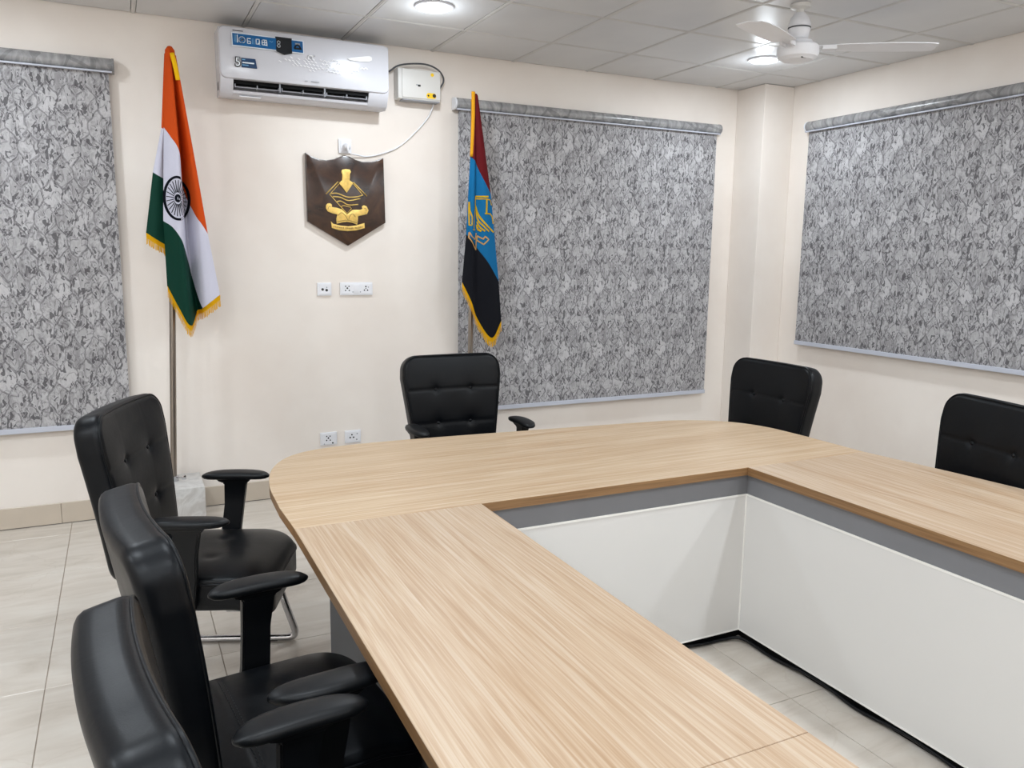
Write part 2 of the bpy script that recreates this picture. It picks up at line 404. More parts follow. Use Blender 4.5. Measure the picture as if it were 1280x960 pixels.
# skirting: tiles stuck on the foot of the wall
def skirting(name, a0, a1, fixed, axis):
    root = empty(name); tag(root, kind='structure')
    L = grid_lines(a0, a1, -.38, .61); mesh = {}
    for a, b in zip(L, L[1:]):
        w = round(b - a - .002, 4)
        if w < .01: continue
        if w not in mesh:
            bm = BM(); 
            if axis == 'x': box(bm, -w / 2, w / 2, -.012, 0, .004, .125, .0015, 1)
            else: box(bm, -.012, 0, -w / 2, w / 2, .004, .125, .0015, 1)
            o = obj('skirting_tile', bm, M['skirt'], root); mesh[w] = o.data
        else:
            o = bpy.data.objects.new('skirting_tile', mesh[w]); COL.objects.link(o); o.parent = root
        o.location = ((a + b) / 2, fixed, 0) if axis == 'x' else (fixed, (a + b) / 2, 0)
    bm = BM()
    if axis == 'x': box(bm, a0, a1, fixed - .006, fixed, .0005, .0035)
    else: box(bm, fixed - .006, fixed, a0, a1, .0005, .0035)
    tag(obj('dark_joint', bm, M['dark_grey'], root), 'dark line where the skirting meets the floor')
skirting('baseboard_back', X0, 4.505, Y1, 'x'); skirting('baseboard_right', Y0, 4.88, X1, 'y')

# ================================================================ ROLLER BLINDS
def blind(label, cx, y, z_top, z_bot, width, hung='back', caps=(True, True)):
    """local frame: x along the blind, -y into the room"""
    root = empty('roller_blind', (cx, y, 0) if hung == 'back' else (cx, y, 0), 0 if hung == 'back' else -PI / 2)
    tag(root, label, 'window blind', 'grey patterned roller blinds')
    w = width / 2; bm = BM()
    prof = [(-.002, 0), (-.002, .075)] + [(-.035 - .04 * math.sin(a), .0375 + .0375 * math.cos(a)) for a in [PI * k / 10 for k in range(11)]] + []
    prism(bm, [(p[0], z_top - .075 + p[1]) for p in prof], -w, w, 'x')
    obj('cassette', bm, M['cassette'], root, True, auto=40)
    obj('cassette_lip', box(BM(), -w, w, -.074, -.056, z_top - .081, z_top - .072, .002), M['rail'], root)
    for s, on in zip((-1, 1), caps):
        if not on: continue
        bm = BM(); pr = [(-.001, -.002), (-.001, .077)] + [(-.035 - .043 * math.sin(a), .0375 + .0395 * math.cos(a)) for a in [PI * k / 10 for k in range(11)]]
        prism(bm, [(p[0], z_top - .075 + p[1]) for p in pr], s * w if s > 0 else -w - .012, w + .012 if s > 0 else -w, 'x', bev=.002)
        obj('end_cap', bm, M['white_matte'] if s < 0 else M['cassette'], root, True, auto=40)
    bm = BM(); box(bm, -w + .018, w - .018, -.046, -.044, z_bot + .012, z_top - .07); obj('cloth', bm, M['blind'], root)
    bm = BM(); box(bm, -w + .014, w - .014, -.055, -.035, z_bot - .014, z_bot + .016, .004); obj('bottom_rail', bm, M['rail'], root)
    return root
blind('grey printed roller blind at the far left, beside the tricolour flag', -.93, Y1 - .005, 2.624, .575, 1.93)
blind('wide grey printed roller blind on the back wall behind the maroon, blue and navy flag', 3.185, Y1 - .005, 2.607, .492, 2.215)
blind('grey printed roller blind on the right-hand wall beyond the black chairs', X1 - .005, 3.62, 2.60, .930, 2.1, 'right')

# ================================================================ TABLE
tb = empty('conference_table', (1.6, 1.6, 0))
tag(tb, 'large U-shaped conference table with light oak-look top and off-white inner panels', 'table')
def T(name, bm, m, **k):
    bm.transform(Matrix.Translation((-1.6, -1.6, 0))); return obj(name, bm, m, tb, **k)
zt, zb = .75, .717
back_outline = smooth_path([(.432, 2.62, 0), (.446, 2.90, 0), (.50, 3.14, 0), (.61, 3.31, 0), (.80, 3.385, 0), (1.15, 3.39, 0), (1.75, 3.345, 0), (2.3, 3.295, 0), (2.56, 3.255, 0), (2.76, 3.14, 0), (2.86, 2.96, 0), (2.885, 2.72, 0)], 8)
outline = [(.437, 2.39)] + [(p.x, p.y) for p in back_outline] + [(2.888, 2.39), (2.232, 2.39), (1.059, 2.39)]
def top_piece(pts, mat_top, mat_side, label=None, eps=.0008):
    bm = BM(); prism(bm, pts, zb, zt, 'z', 0, 1)
    es = [e for e in bm.edges if all(v.co.z > zt - 1e-5 for v in e.verts)]
    bmesh.ops.bevel(bm, geom=es, offset=.0012, segments=1, affect='EDGES')
    o = T('tabletop', bm, [mat_top, mat_side]); 
    if label: o['label'] = label
top_piece(outline, M['oak_x'], M['edge'], 'rear stretch of the top with rounded outer corners, grain running along the back wall')
g = .0012
top_piece([(.437, 2.39 - g), (.432, 1.8), (.428, 1.39), (.424, .942), (1.057, .942), (1.059, 2.39 - g)], M['oak_y'], M['edge_y'], 'left arm of the top, grain running lengthwise')
top_piece([(.424, .942 - g), (.43, .3), (.47, -.3), (1.057, -.3), (1.057, .942 - g)], M['oak_y'], M['edge_y'], 'near end of the left arm')
rout = smooth_path([(2.888, 2.39 - g, 0), (2.925, 2.10, 0), (2.955, 1.80, 0), (2.975, 1.45, 0), (2.975, .9, 0), (2.96, .3, 0), (2.93, -.3, 0)], 5)
top_piece([(p.x, p.y) for p in rout] + [(2.232, -.3), (2.232, 2.39 - g)], M['oak_y'], M['edge_y'], 'right arm of the top, outer edge slightly bowed')
# recessed grey aprons and hanging white panels facing the well
s = .022; za, zw = .632, .042
T('apron', box(BM(), 1.036, 2.232 + s + .018, 2.39 + s, 2.39 + s + .018, za, zb), M['apron'])
T('apron', box(BM(), 2.232 + s, 2.232 + s + .018, -.28, 2.39 + s, za, zb), M['apron'])
T('apron', box(BM(), 1.057 - s - .018, 1.057 - s, -.28, 2.39 + s, za, zb), M['apron'])
s2 = .020
T('modesty_panel', box(BM(), 1.03, 2.232 + s2, 2.39 + s2, 2.39 + s2 + .018, zw, za, .0015, 1), M['panel'])
T('modesty_panel', box(BM(), 2.232 + s2, 2.232 + s2 + .018, -.28, 2.39 + s2 + .0003, zw, za, .0015, 1), M['panel'])
T('modesty_panel', box(BM(), 1.057 - s2 - .018, 1.057 - s2, -.28, 2.39 + s2 - .002, zw, za, .0015, 1), M['panel'])
T('shade_board', box(BM(), 1.10, 2.27, 2.432, 2.452, 0.001, .60), M['void'])  # black boards stand in for the shade behind and under the panels
T('shade_board', box(BM(), 2.275, 2.295, -.25, 2.452, 0.001, .60), M['void'])
for nm, z0, z1 in (('edge_highlight_strip', za - .007, za + .0005), ('edge_highlight_strip', zw - .0005, zw + .005)):  # pale strips paint the highlight along the panel edges
    T(nm, box(BM(), 1.04, 2.232 + s2 - .0025, 2.39 + s2 - .0025, 2.39 + s2 + .001, z0, z1), M['panel_edge'])
    T(nm, box(BM(), 2.232 + s2 - .0025, 2.232 + s2 + .001, -.28, 2.39 + s2 - .0025, z0, z1), M['panel_edge'])
T('shade_board', box(BM(), .98, 1.0, -.25, 2.40, 0.001, .60), M['void'])
T('edge_highlight_strip', box(BM(), 2.232 + s2 - .004, 2.232 + s2 + .0005, 2.39 + s2 - .004, 2.39 + s2 + .0005, zw + .005, za - .007), M['panel_edge'])
# outer closing panels
T('side_panel', box(BM(), .60, .618, -.25, 2.66, 0.03, zb), M['dark_grey'])
T('side_panel', box(BM(), 2.70, 2.718, -.25, 2.55, 0.03, zb), M['dark_grey'])
T('side_panel', box(BM(), .95, 2.55, 2.86, 2.878, 0.03, zb), M['dark_grey'])
T('end_panel', box(BM(), .60, 1.02, -.27, -.252, 0.001, zb), M['dark_grey'])
T('end_panel', box(BM(), 2.27, 2.72, -.27, -.252, 0.001, zb), M['dark_grey'])
for (x, y) in ((.66, 2.5), (.66, 1.2), (2.6, 2.5), (2.6, 1.2), (1.6, 2.8)):
    T('foot', lathe(BM(), [(0, .001), (.03, .001), (.03, .02), (.012, .024), (.012, .06), (0, .06)], 12, (x, y, 0)), M['black'], smooth=True, auto=30)
cab = BM()
tube(cab, smooth_path([(1.75, 2.42, .012), (1.95, 2.418, .02), (2.08, 2.415, .012), (2.17, 2.412, .012), (2.24, 2.37, .02), (2.25, 2.2, .012), (2.262, 2.0, .025), (2.255, 1.8, .012), (2.265, 1.6, .022), (2.255, 1.3, .012), (2.26, .9, .012)], 6), .007, 6)
tag(obj('cable', cab, M['black'], smooth=True), 'black cable lying in the dark gap under the white inner panels', 'cable')

# ================================================================ CHAIRS
def sqmap(u, v, a, b, r):
    """unit square point -> rounded rectangle half sizes a, b, corner radius r"""
    def prof(x, y):
        X, Y = abs(x) * a, abs(y) * b
        if X > a - r and Y > b - r:
            p, q = (X - a + r) / r, (Y - b + r) / r
            X = a - r + r * p * math.sqrt(max(0, 1 - q * q / 2)); Y = b - r + r * q * math.sqrt(max(0, 1 - p * p / 2))
        return math.copysign(X, x), math.copysign(Y, y)
    return prof(u, v)
def cushion(a, b, r, th, rnd, front, xf, N=56, back=None):
    """pillow in local (s, t, h): front face height front(s,t), rounded rim rnd, thickness th; xf maps (s,t,h) to space"""
    bm = BM(); lin = [-1 + 2 * i / N for i in range(N + 1)]
    ai, bi, ri = a - rnd * .55, b - rnd * .55, max(r - rnd * .55, .01)
    G = [[None] * (N + 1) for _ in range(N + 1)]
    for i, u in enumerate(lin):
        for j, v in enumerate(lin):
            s_, t_ = sqmap(u, v, ai, bi, ri); G[i][j] = bm.verts.new(xf(s_, t_, front(s_, t_)))
    for i in range(N):
        for j in range(N): bm.faces.new((G[i][j], G[i + 1][j], G[i + 1][j + 1], G[i][j + 1]))
    bi_ = [(i, 0) for i in range(N)] + [(N, j) for j in range(N)] + [(i, N) for i in range(N, 0, -1)] + [(0, j) for j in range(N, 0, -1)]
    prev = [G[i][j] for i, j in bi_]; uv = [(lin[i], lin[j]) for i, j in bi_]
    stages = [(-.55, -.004, 0), (-.5, -.004, 0)]
    stages = [(off, h) for off, h in [(-.42, .000), (-.30, -.05), (-.12, -.22), (0, -.5), (.02, -.8)]]
    rings = [(off * rnd, h * rnd) for off, h in stages]
    rings += [(.02 * rnd, -th * .6), (0, -th + rnd * .5), (-.15 * rnd, -th + rnd * .22), (-.4 * rnd, -th + rnd * .05), (-.8 * rnd, -th)]
    for off, h in rings:
        ring = []
        for (u, v) in uv:
            s_, t_ = sqmap(u, v, a + off, b + off, max(r + off, .01)); ring.append(bm.verts.new(xf(s_, t_, h)))
        for k in range(len(ring)):
            k2 = (k + 1) % len(ring); bm.faces.new((prev[k], prev[k2], ring[k2], ring[k]))
        prev = ring
    c = Vector((0, 0, 0))
    for v in prev: c += v.co
    cc = bm.verts.new(c / len(prev))
    for k in range(len(prev)): bm.faces.new((prev[k], prev[(k + 1) % len(prev)], cc))
    return bm
BH, BZ = .613, .425                       # backrest height and the height of its foot
BA, BB = .278, BH / 2
def back_x(z): t = z - BZ; return -.189 - .077 * t - .073 * t * t
def back_xf(s_, t_, h):
    z = BZ + BB + t_; k = (t_ + BB) / BH
    wid = .80 + .23 * min(1, k * 1.25) - .03 * max(0, k - .8) / .2
    curve = .30 * s_ * s_
    return Vector((back_x(z) + curve + h * .985, s_ * wid, z + h * .25 * (k - .2)))
BTN = [(sgn * .104, t_) for t_ in (.1155, -.0675) for sgn in (-1, 1)]
def back_front(s_, t_):
    h = .014 * (1 - (s_ / BA) ** 4) * (1 - (t_ / BB) ** 4)
    for bs, bt in BTN:
        d2 = (s_ - bs) ** 2 + (t_ - bt) ** 2
        h -= .007 * math.exp(-d2 / (2 * .012 ** 2)) + .0035 * math.exp(-d2 / (2 * .035 ** 2))
    for bt in (.1155, -.0675): h -= .0032 * math.exp(-((t_ - bt) / .005) ** 2) + .001 * math.exp(-((t_ - bt) / .02) ** 2)
    for bs in (-.104, .104): h -= .0002 * math.exp(-((s_ - bs) / .006) ** 2)
    return h
SZ = .475
def seat_xf(s_, t_, h):
    # s across (y), t forward (x)
    drop = .045 * max(0, (t_ - .12) / .14) ** 2; side = .02 * (s_ / .25) ** 4
    return Vector((.03 + t_, s_ * (1 - .05 * max(0, -t_ / .26)), SZ - drop - side * .4 + h + .02 * max(0, -t_ / .26) * 0))
def seat_front(s_, t_):
    h = .014 * (1 - (s_ / .25) ** 4) * (1 - (t_ / .26) ** 4)
    h -= .004 * math.exp(-((t_ + .12) / .005) ** 2)
    for bs in (-.1, .1):
        d2 = (s_ - bs) ** 2 + (t_ - .02) ** 2; h -= .006 * math.exp(-d2 / (2 * .02 ** 2))
    h -= .006 * math.exp(-((s_) ** 2 + (t_ - .02) ** 2) / (2 * .09 ** 2))
    return h
ARM_Z, ARM_Y = .694, .302
def make_chair():
    root = empty('office_chair')
    o = obj('backrest', cushion(BA, BB, .075, .092, .034, back_front, back_xf, 64), M['leather'], root, True)
    for bs, bt in BTN:
        p = back_xf(bs, bt, back_front(bs, bt)); bm = BM(); lathe(bm, [(0, .0075), (.006, .0065), (.0105, .003), (.011, -.002), (0, -.004)], 14)
        bm.transform(Matrix.Rotation(math.radians(75), 4, 'Y')); bm.transform(Matrix.Translation(p)); obj('button', bm, M['leather'], o, True)
    def ring(off, h, r, xf, a, b, rr, N=40):
        lin = [-1 + 2 * i / N for i in range(N + 1)]
        uv = [(u, -1) for u in lin[:-1]] + [(1, v) for v in lin[:-1]] + [(u, 1) for u in lin[:0:-1]] + [(-1, v) for v in lin[:0:-1]]
        return [xf(*sqmap(u, v, a + off, b + off, rr + off), h) for u, v in uv]
    bm = BM(); tube(bm, ring(-.007, -.004, 0, back_xf, BA, BB, .075), .0042, 6, True); obj('piping', bm, M['leather'], o, True)
    st = obj('seat', cushion(.262, .265, .085, .125, .035, seat_front, seat_xf, 48), M['leather'], root, True)
    bm = BM(); tube(bm, ring(.001, -.020, 0, seat_xf, .262, .265, .085), .004, 6, True); obj('piping', bm, M['leather'], st, True)
    # stitch lines
    bm = BM()
    for off in (-.005, .005):
        for i in range(30):
            y = -.205 + .41 * i / 29; p = seat_xf(y, -.12 + off, seat_front(y, -.12 + off) + .0006)
            q = seat_xf(y + .007, -.12 + off, seat_front(y + .007, -.12 + off) + .0006); tube(bm, [p, q], .0009, 4)
    tag(obj('stitching', bm, M['thread'], st), kind='stuff')
    # shell under the seat and bracket carrying the back
    bm = BM(); box(bm, -.19, .20, -.20, .20, .338, .356, .006); obj('seat_pan', bm, M['black'], root, True, auto=40)
    for y in (-.10, .10):
        bm = BM(); tube(bm, round_path([(-.02, y, .35), (-.235, y, .35), (-.275, y, .46), (-.30, y, .66)], .05), .012, 8, ry=.02)
        obj('back_bracket', bm, M['black'], root, True, auto=50)
    for sgn in (-1, 1):
        # pad lofted along x
        bm = BM(); rings = []; n = 14; K = 16; L0, L1 = -.093, .176
        for i in range(n + 1):
            t = i / n; x = L0 + (L1 - L0) * (.5 - .5 * math.cos(PI * t)); q = 2 * t - 1
            qq = (x - (L0 + L1) / 2) / ((L1 - L0) / 2); sc_ = max(0.02, (1 - abs(qq) ** 3.2)) ** .5
            wv = .043 * sc_; hv = .0155 * max(.05, (1 - abs(qq) ** 6)) ** .5
            cyy = sgn * (ARM_Y - .012 * qq * qq); cz = ARM_Z - .0155 + .004 * (1 - qq * qq)
            rg = []
            for k in range(K):
                a = 2 * PI * k / K; ca, sa = math.cos(a), math.sin(a)
                rg.append(bm.verts.new((x, cyy + wv * math.copysign(abs(ca) ** .75, ca), cz + hv * math.copysign(abs(sa) ** .6, sa))))
            rings.append(rg)
        for A, B in zip(rings, rings[1:]):
            for k in range(K): bm.faces.new((A[k], A[(k + 1) % K], B[(k + 1) % K], B[k]))
        bm.faces.new(rings[0]); bm.faces.new(rings[-1])
        pad = obj('armrest', bm, M['black'], root, True, auto=60)
        # post
        bm = BM(); rows = [(.676, -.035, .105, .030), (.661, -.030, .10, .028), (.648, -.005, .082, .018), (.56, -.008, .068, .016), (.46, -.018, .058, .016), (.36, -.032, .046, .016), (.345, -.03, .04, .012)]
        rg = []
        for z, xa, xb, hw in rows:
            yc = sgn * (ARM_Y - .0 - (.02 if z < .5 else .0)); rg.append([bm.verts.new(p) for p in ((xa, yc - hw, z), (xb, yc - hw, z), (xb, yc + hw, z), (xa, yc + hw, z))])
        for A, B in zip(rg, rg[1:]):
            for k in range(4): bm.faces.new((A[k], A[(k + 1) % 4], B[(k + 1) % 4], B[k]))
        bm.faces.new(rg[0]); bm.faces.new(rg[-1]); bmesh.ops.recalc_face_normals(bm, faces=bm.faces)
        bmesh.ops.bevel(bm, geom=list(bm.edges), offset=.004, segments=2, affect='EDGES')
        box(bm, -.02, .035, sgn * .18 if sgn > 0 else -.275, .275 if sgn > 0 else -.18, .348, .368, .004)
        obj('armrest_post', bm, M['black'], pad, True, auto=40)
        y = sgn * .205; bm = BM()
        path = round_path([(.13, y, .335), (.20, y, .335), (.235, y, .18), (.288, y, .0155), (.20, y, .0155), (-.20, y, .0155), (-.275, y, .0155), (-.24, y, .20), (-.225, y, .335), (-.10, y, .335)], .06, 7)
        tube(bm, path, .0145, 10); fr = obj('sled_frame', bm, M['chrome'], root, True)
        for x in (-.17, .19): obj('glide', box(BM(), x - .015, x + .015, y - .006, y + .006, .0005, .006), M['black'], fr)
    for x in (.16, -.16):
        bm = BM(); tube(bm, [(x, -.195, .332), (x, .195, .332)], .009, 8); obj('cross_tube', bm, M['chrome'], root, True)
    return root
CG = 'black leatherette sled-base chairs around the table'
chair_spots = [
    (1.627, 3.849, -91.7, 'black tufted armchair behind the rear of the table, in front of the navy flag'),
    (.234, 3.083, -22.2, 'farthest black armchair on the left side, turned to the room, beside the steel flagpole'),
    (.285, 1.872, 5.9, 'middle black armchair of the three along the left side of the table'),
    (.262, 1.175, 6, 'nearest black armchair left of the table, at the bottom edge of the photo'),
    (2.865, 3.185, 182, 'black tufted armchair tucked at the rounded far right corner of the table'),
    (2.84, 1.99, 166, 'black tufted armchair right of the table, cut by the right edge of the photo')]
proto = make_chair(); index_children(proto)
for i, (x, y, a, lab) in enumerate(chair_spots):
    o = proto if i == 0 else copy_tree(proto)
    o.location = (x, y, 0); o.rotation_euler = (0, 0, math.radians(a)); tag(o, lab, 'chair', CG)
    lift = (.008, 0, 0, 0, -.03, -.02)[i]      # the armrests are height-adjustable
    for c in o.children:
        if c.name.startswith('armrest'): c.location.z = lift

# ================================================================ FLAGS
def cr(P, t):
    """Catmull-Rom through list of tuples at t in [0, len-1]"""
    i = min(int(t), len(P) - 2); f = t - i; P = [Vector(p) for p in P]
    p1, p2 = P[i], P[i + 1]; p0 = P[i - 1] if i > 0 else p1 * 2 - p2; p3 = P[i + 2] if i + 2 < len(P) else p2 * 2 - p1
    return .5 * ((2 * p1) + (p2 - p0) * f + (2 * p0 - 5 * p1 + 4 * p2 - p3) * f * f + (-p0 + 3 * p1 - 3 * p2 + p3) * f ** 3)
def flag_layer(strands, depths, y0, mats, names, parent, NS=10, NT=14, thick=.002, zsplit=None):
    """strands: per fold line four (x,z) stations; builds one sheet per colour band; returns hem polyline"""
    N = (len(strands) - 1) * NS; bands = []
    def pt(b, si, tt):
        col = [cr([(s_[k][0], 0, s_[k][1]) for s_ in strands], si / NS) for k in range(4)]
        d = cr([(q, 0, 0) for q in depths], si / NS).x
        p = col[b].lerp(col[b + 1], tt)
        # vertical smoothing between stations
        full = (col[0].z - p.z) / max(.01, col[0].z - col[3].z)
        k = min(1, full * 2.0 + .12)
        p.y = y0 + d * k
        return p
    for b in range(3):
        bm = BM(); G = [[bm.verts.new(pt(b, i, j / NT)) for j in range(NT + 1)] for i in range(N + 1)]
        for i in range(N):
            for j in range(NT):
                try: bm.faces.new((G[i][j], G[i + 1][j], G[i + 1][j + 1], G[i][j + 1]))
                except ValueError: pass
        bmesh.ops.remove_doubles(bm, verts=bm.verts, dist=.00005)
        bmesh.ops.solidify(bm, geom=list(bm.faces), thickness=thick)
        obj(names[b], bm, mats[b], parent, True, auto=60)
        bands.append(None)
    return [pt(2, i, 1.0) for i in range(N + 1)]
def fringe(hem, parent, L=.055, head=.024, lean=(.0, -1)):
    bm = BM(); P = hem; acc = []; 
    for a, b in zip(P, P[1:]):
        n = max(1, int((b - a).length / .0045))
        acc += [a.lerp(b, k / n) for k in range(n)]
    acc.append(P[-1])
    dn = Vector((lean[0], 0, lean[1])).normalized()
    for k, (a, b) in enumerate(zip(acc, acc[1:])):
        o = Vector((0, -.004, 0))
        v = [bm.verts.new(p) for p in (a + o - dn * .004, b + o - dn * .004, b + o + dn * head, a + o + dn * head)]; bm.faces.new(v)
        l = L * random.uniform(.88, 1.05); w_ = random.uniform(-.003, .003)
        c = a.lerp(b, .08); d = a.lerp(b, random.uniform(.75, .98)); oo = Vector((0, -.004 + random.uniform(-.003, .003), 0))
        v = [bm.verts.new(p) for p in (c + o + dn * head, d + o + dn * head, d + oo + dn * l + Vector((w_, 0, 0)), c + oo + dn * l + Vector((w_, 0, 0)))]; bm.faces.new(v)
    bmesh.ops.solidify(bm, geom=list(bm.faces), thickness=.0015)
    return obj('fringe', bm, M['fringe'], parent)
def bvh_of(objs):
    vs, fs = [], []
    for o in objs:
        k = len(vs); vs += [v.co.copy() for v in o.data.vertices]; fs += [[i + k for i in p.vertices] for p in o.data.polygons]
    return BVHTree.FromPolygons(vs, fs)
def drape(bvh, x, z, ymin, off=.0025, default=None):
    h = bvh.ray_cast(Vector((x, ymin, z)), Vector((0, 1, 0)))
    return Vector((x, (h[0].y if h[0] else default) - off, z))
def ribbon(bm, bvh, pts, w, ymin, dflt, off=.0025, step=.006, closed=False, curve=False):
    P = [Vector((a, 0, b)) for a, b in pts]
    if curve: P = smooth_path(P, 6)
    if closed: P.append(P[0])
    Q = []
    for a, b in zip(P, P[1:]):
        n = max(1, int((b - a).length / step)); Q += [a.lerp(b, k / n) for k in range(n)]
    Q.append(P[-1]); prev = None
    for i, q in enumerate(Q):
        t = (Q[min(i + 1, len(Q) - 1)] - Q[max(i - 1, 0)]).normalized(); nr = Vector((-t.z, 0, t.x)) * w / 2
        a = drape(bvh, (q + nr).x, (q + nr).z, ymin, off, dflt); b = drape(bvh, (q - nr).x, (q - nr).z, ymin, off, dflt)
        va, vb = bm.verts.new(a), bm.verts.new(b)
        if prev: bm.faces.new((prev[0], prev[1], vb, va))
        prev = (va, vb)
def flag_stand(label, px, py, lean_x, ztop, mat_fin):
    root = empty('flag_stand', (px, py, 0)); tag(root, label, 'flag stand', 'flag stands')
    obj('base', box(BM(), -.16, .155, -.20, .15, .0005, .24, .004), M['marble'], root, True, auto=30)
    top = Vector((lean_x, 0, ztop))
    bm = BM(); tube(bm, [(0, 0, .235), top], .0175, 14); obj('pole', bm, M['steel'], root, True, auto=50)
    bm = BM(); lathe(bm, [(.03, 0), (.03, .03), (.022, .034), (0.019, .034)], 20, (0, 0, .2405)); obj('collar', bm, M['chrome'], root, True, auto=40)
    bm = BM(); tube(bm, [(.02, -.02, .262), (.05, -.05, .27)], .005, 8); box(bm, .044, .066, -.066, -.044, .258, .284, .004); obj('wing_bolt', bm, M['chrome'], root, True, auto=40)
    bm = BM(); lathe(bm, [(0, -.01), (.014, -.008), (.018, .004), (.012, .016), (0, .022)], 14, (lean_x, 0, ztop)); tag(obj('finial', bm, mat_fin, root, True), 'small finial under the flag peak')
flag_stand('steel flagpole in a pale grey stone block left of the shield plaque', .222, 4.985, .108, 2.655, M['saffron'])
flag_stand('steel flagpole in front of the wide blind, base hidden behind the armchair', 2.116, 4.985, .022, 2.560, M['gold_cloth'])
# tricolour
f1 = empty('tricolour_flag', (.33, 4.93, 0)); tag(f1, 'orange, white and green flag with a spoked wheel, on the left pole', 'flag')
f1.location = (0, 0, 0)
front = [[(.300, 2.655), (.273, 2.25), (.244, 1.746), (.245, 1.384)], [(.31, 2.66), (.300, 2.20), (.289, 1.709), (.297, 1.261)],
         [(.322, 2.658), (.337, 2.119), (.329, 1.633), (.349, 1.164)], [(.333, 2.65), (.355, 1.941), (.372, 1.477), (.398, 1.239)],
         [(.341, 2.64), (.406, 1.79), (.424, 1.262), (.4245, 1.259)], [(.347, 2.635), (.438, 1.732), (.4695, 1.2995), (.470, 1.297)], [(.352, 2.63), (.467, 1.679), (.5175, 1.3365), (.518, 1.334)]]
N3 = ['orange_band', 'white_band', 'green_band']; M3 = [M['saffron'], M['flag_white'], M['flag_green']]
hem = flag_layer(front, [.0, -.06, -.09, .045, -.03, -.055, -.05], 4.93, M3, N3, f1)
fringe(hem, f1, .062)
back = [[(.296, 2.64), (.262, 2.249), (.205, 2.008), (.152, 1.677)], [(.302, 2.64), (.270, 2.242), (.232, 1.99), (.196, 1.645)], [(.309, 2.64), (.280, 2.235), (.262, 1.974), (.248, 1.612)]]
hb = flag_layer(back, [.0, -.012, .01], 4.945, M3, ['orange_fold', 'white_fold', 'green_fold'], f1)
fringe(hb, f1, .06)
bm = BM(); tube(bm, smooth_path([(.332, 4.915, 2.64), (.343, 4.905, 2.58), (.355, 4.90, 2.50)], 5), .007, 8, ry=.012); tag(obj('hoist_ribbon', bm, M['fringe'], f1, True), 'yellow ribbon at the peak')
bm = BM(); lathe(bm, [(0, .03), (.012, .026), (.024, .008), (.027, -.02), (.02, -.05), (0, -.055)], 16, (.325, 4.955, 2.655)); obj('flag_peak', bm, M['saffron'], f1, True)
bv = bvh_of([c for c in f1.children if c.name.split('.')[0] in N3])
bm = BM(); cx, cz, ra, rb = .318, 1.867, .069, .122
def ell(a, k): return (cx + ra * k * math.cos(a), cz + rb * k * math.sin(a))
ribbon(bm, bv, [ell(2 * PI * k / 48, .93) for k in range(48)], .013, 4.6, 4.93, closed=True)
for k in range(24):
    a = 2 * PI * (k + .5) / 24; ribbon(bm, bv, [ell(a, .26), ell(a, .80)], .0042, 4.6, 4.93)
ribbon(bm, bv, [ell(2 * PI * k / 20, .13) for k in range(20)], .013, 4.6, 4.93, closed=True)
bmesh.ops.solidify(bm, geom=list(bm.faces), thickness=.0008)
tag(obj('spoked_wheel', bm, M['wheel'], f1), 'dark navy wheel of twenty-four spokes on the white band')
# three-band flag
f2 = empty('banded_flag', (0, 0, 0)); tag(f2, 'maroon, sky blue and navy flag with yellow emblem and fringe, hanging before the wide blind', 'flag')
st2 = [[(2.096, 2.585), (2.073, 2.201), (2.046, 1.709), (2.016, 1.40)], [(2.100, 2.588), (2.093, 2.179), (2.072, 1.682), (2.07, 1.276)],
       [(2.105, 2.59), (2.116, 2.149), (2.12, 1.626), (2.127, 1.155)], [(2.112, 2.588), (2.159, 2.055), (2.188, 1.533), (2.217, 1.03)], [(2.121, 2.575), (2.212, 1.971), (2.274, 1.408), (2.296, 1.139)]]
N3b = ['maroon_band', 'sky_blue_band', 'navy_band']
hem = flag_layer(st2, [.005, -.022, .003, -.026, -.008], 4.876, [M['maroon'], M['sky'], M['navy']], N3b, f2)
fringe(hem, f2, .062)
bm = BM(); tube(bm, smooth_path([(2.090, 4.875, 2.60), (2.088, 4.872, 2.45), (2.084, 4.87, 2.32), (2.078, 4.87, 2.20)], 5), .013, 8, ry=.008, up=(0, 1, 0)); tag(obj('hoist_sleeve', bm, M['gold_cloth'], f2, True), 'golden sleeve down the hoist edge')
bv2 = bvh_of([c for c in f2.children if c.name.split('.')[0] in N3b])
def emb(name, m, lines):
    bm = BM()
    for pts, w_, cu, cl in lines: ribbon(bm, bv2, pts, w_ * 1.25, 4.6, 4.87, closed=cl, curve=cu)
    bmesh.ops.solidify(bm, geom=list(bm.faces), thickness=.0008); return obj(name, bm, m, f2)
emb('emblem', M['emb'], [
    ([(2.104, 1.952), (2.190, 1.953)], .009, False, False), ([(2.104, 1.938), (2.182, 1.938)], .006, False, False), ([(2.104, 1.952), (2.104, 1.90), (2.107, 1.893)], .007, False, False),
    ([(2.106, 1.90), (2.094, 1.817), (2.092, 1.745)], .005, True, False), ([(2.080, 1.740), (2.104, 1.740)], .005, False, False),
    ([(2.107, 1.893), (2.129, 1.832), (2.172, 1.776), (2.232, 1.727)], .009, True, False), ([(2.110, 1.874), (2.123, 1.808), (2.161, 1.761), (2.193, 1.731)], .008, True, False),
    ([(2.118, 1.794), (2.134, 1.761), (2.166, 1.732)], .008, True, False), ([(2.118, 1.774), (2.124, 1.746), (2.145, 1.732)], .010, True, False),
    ([(2.176, 1.938), (2.174, 1.848)], .010, False, False), ([(2.181, 1.936), (2.205, 1.931), (2.215, 1.90)], .006, True, False),
    ([(2.163, 1.845), (2.203, 1.845), (2.220, 1.83), (2.229, 1.782)], .007, False, False),
    ([(2.061, 1.917), (2.062, 1.863), (2.075, 1.821), (2.074, 1.769), (2.059, 1.769), (2.059, 1.863), (2.061, 1.917)], .006, False, False)])
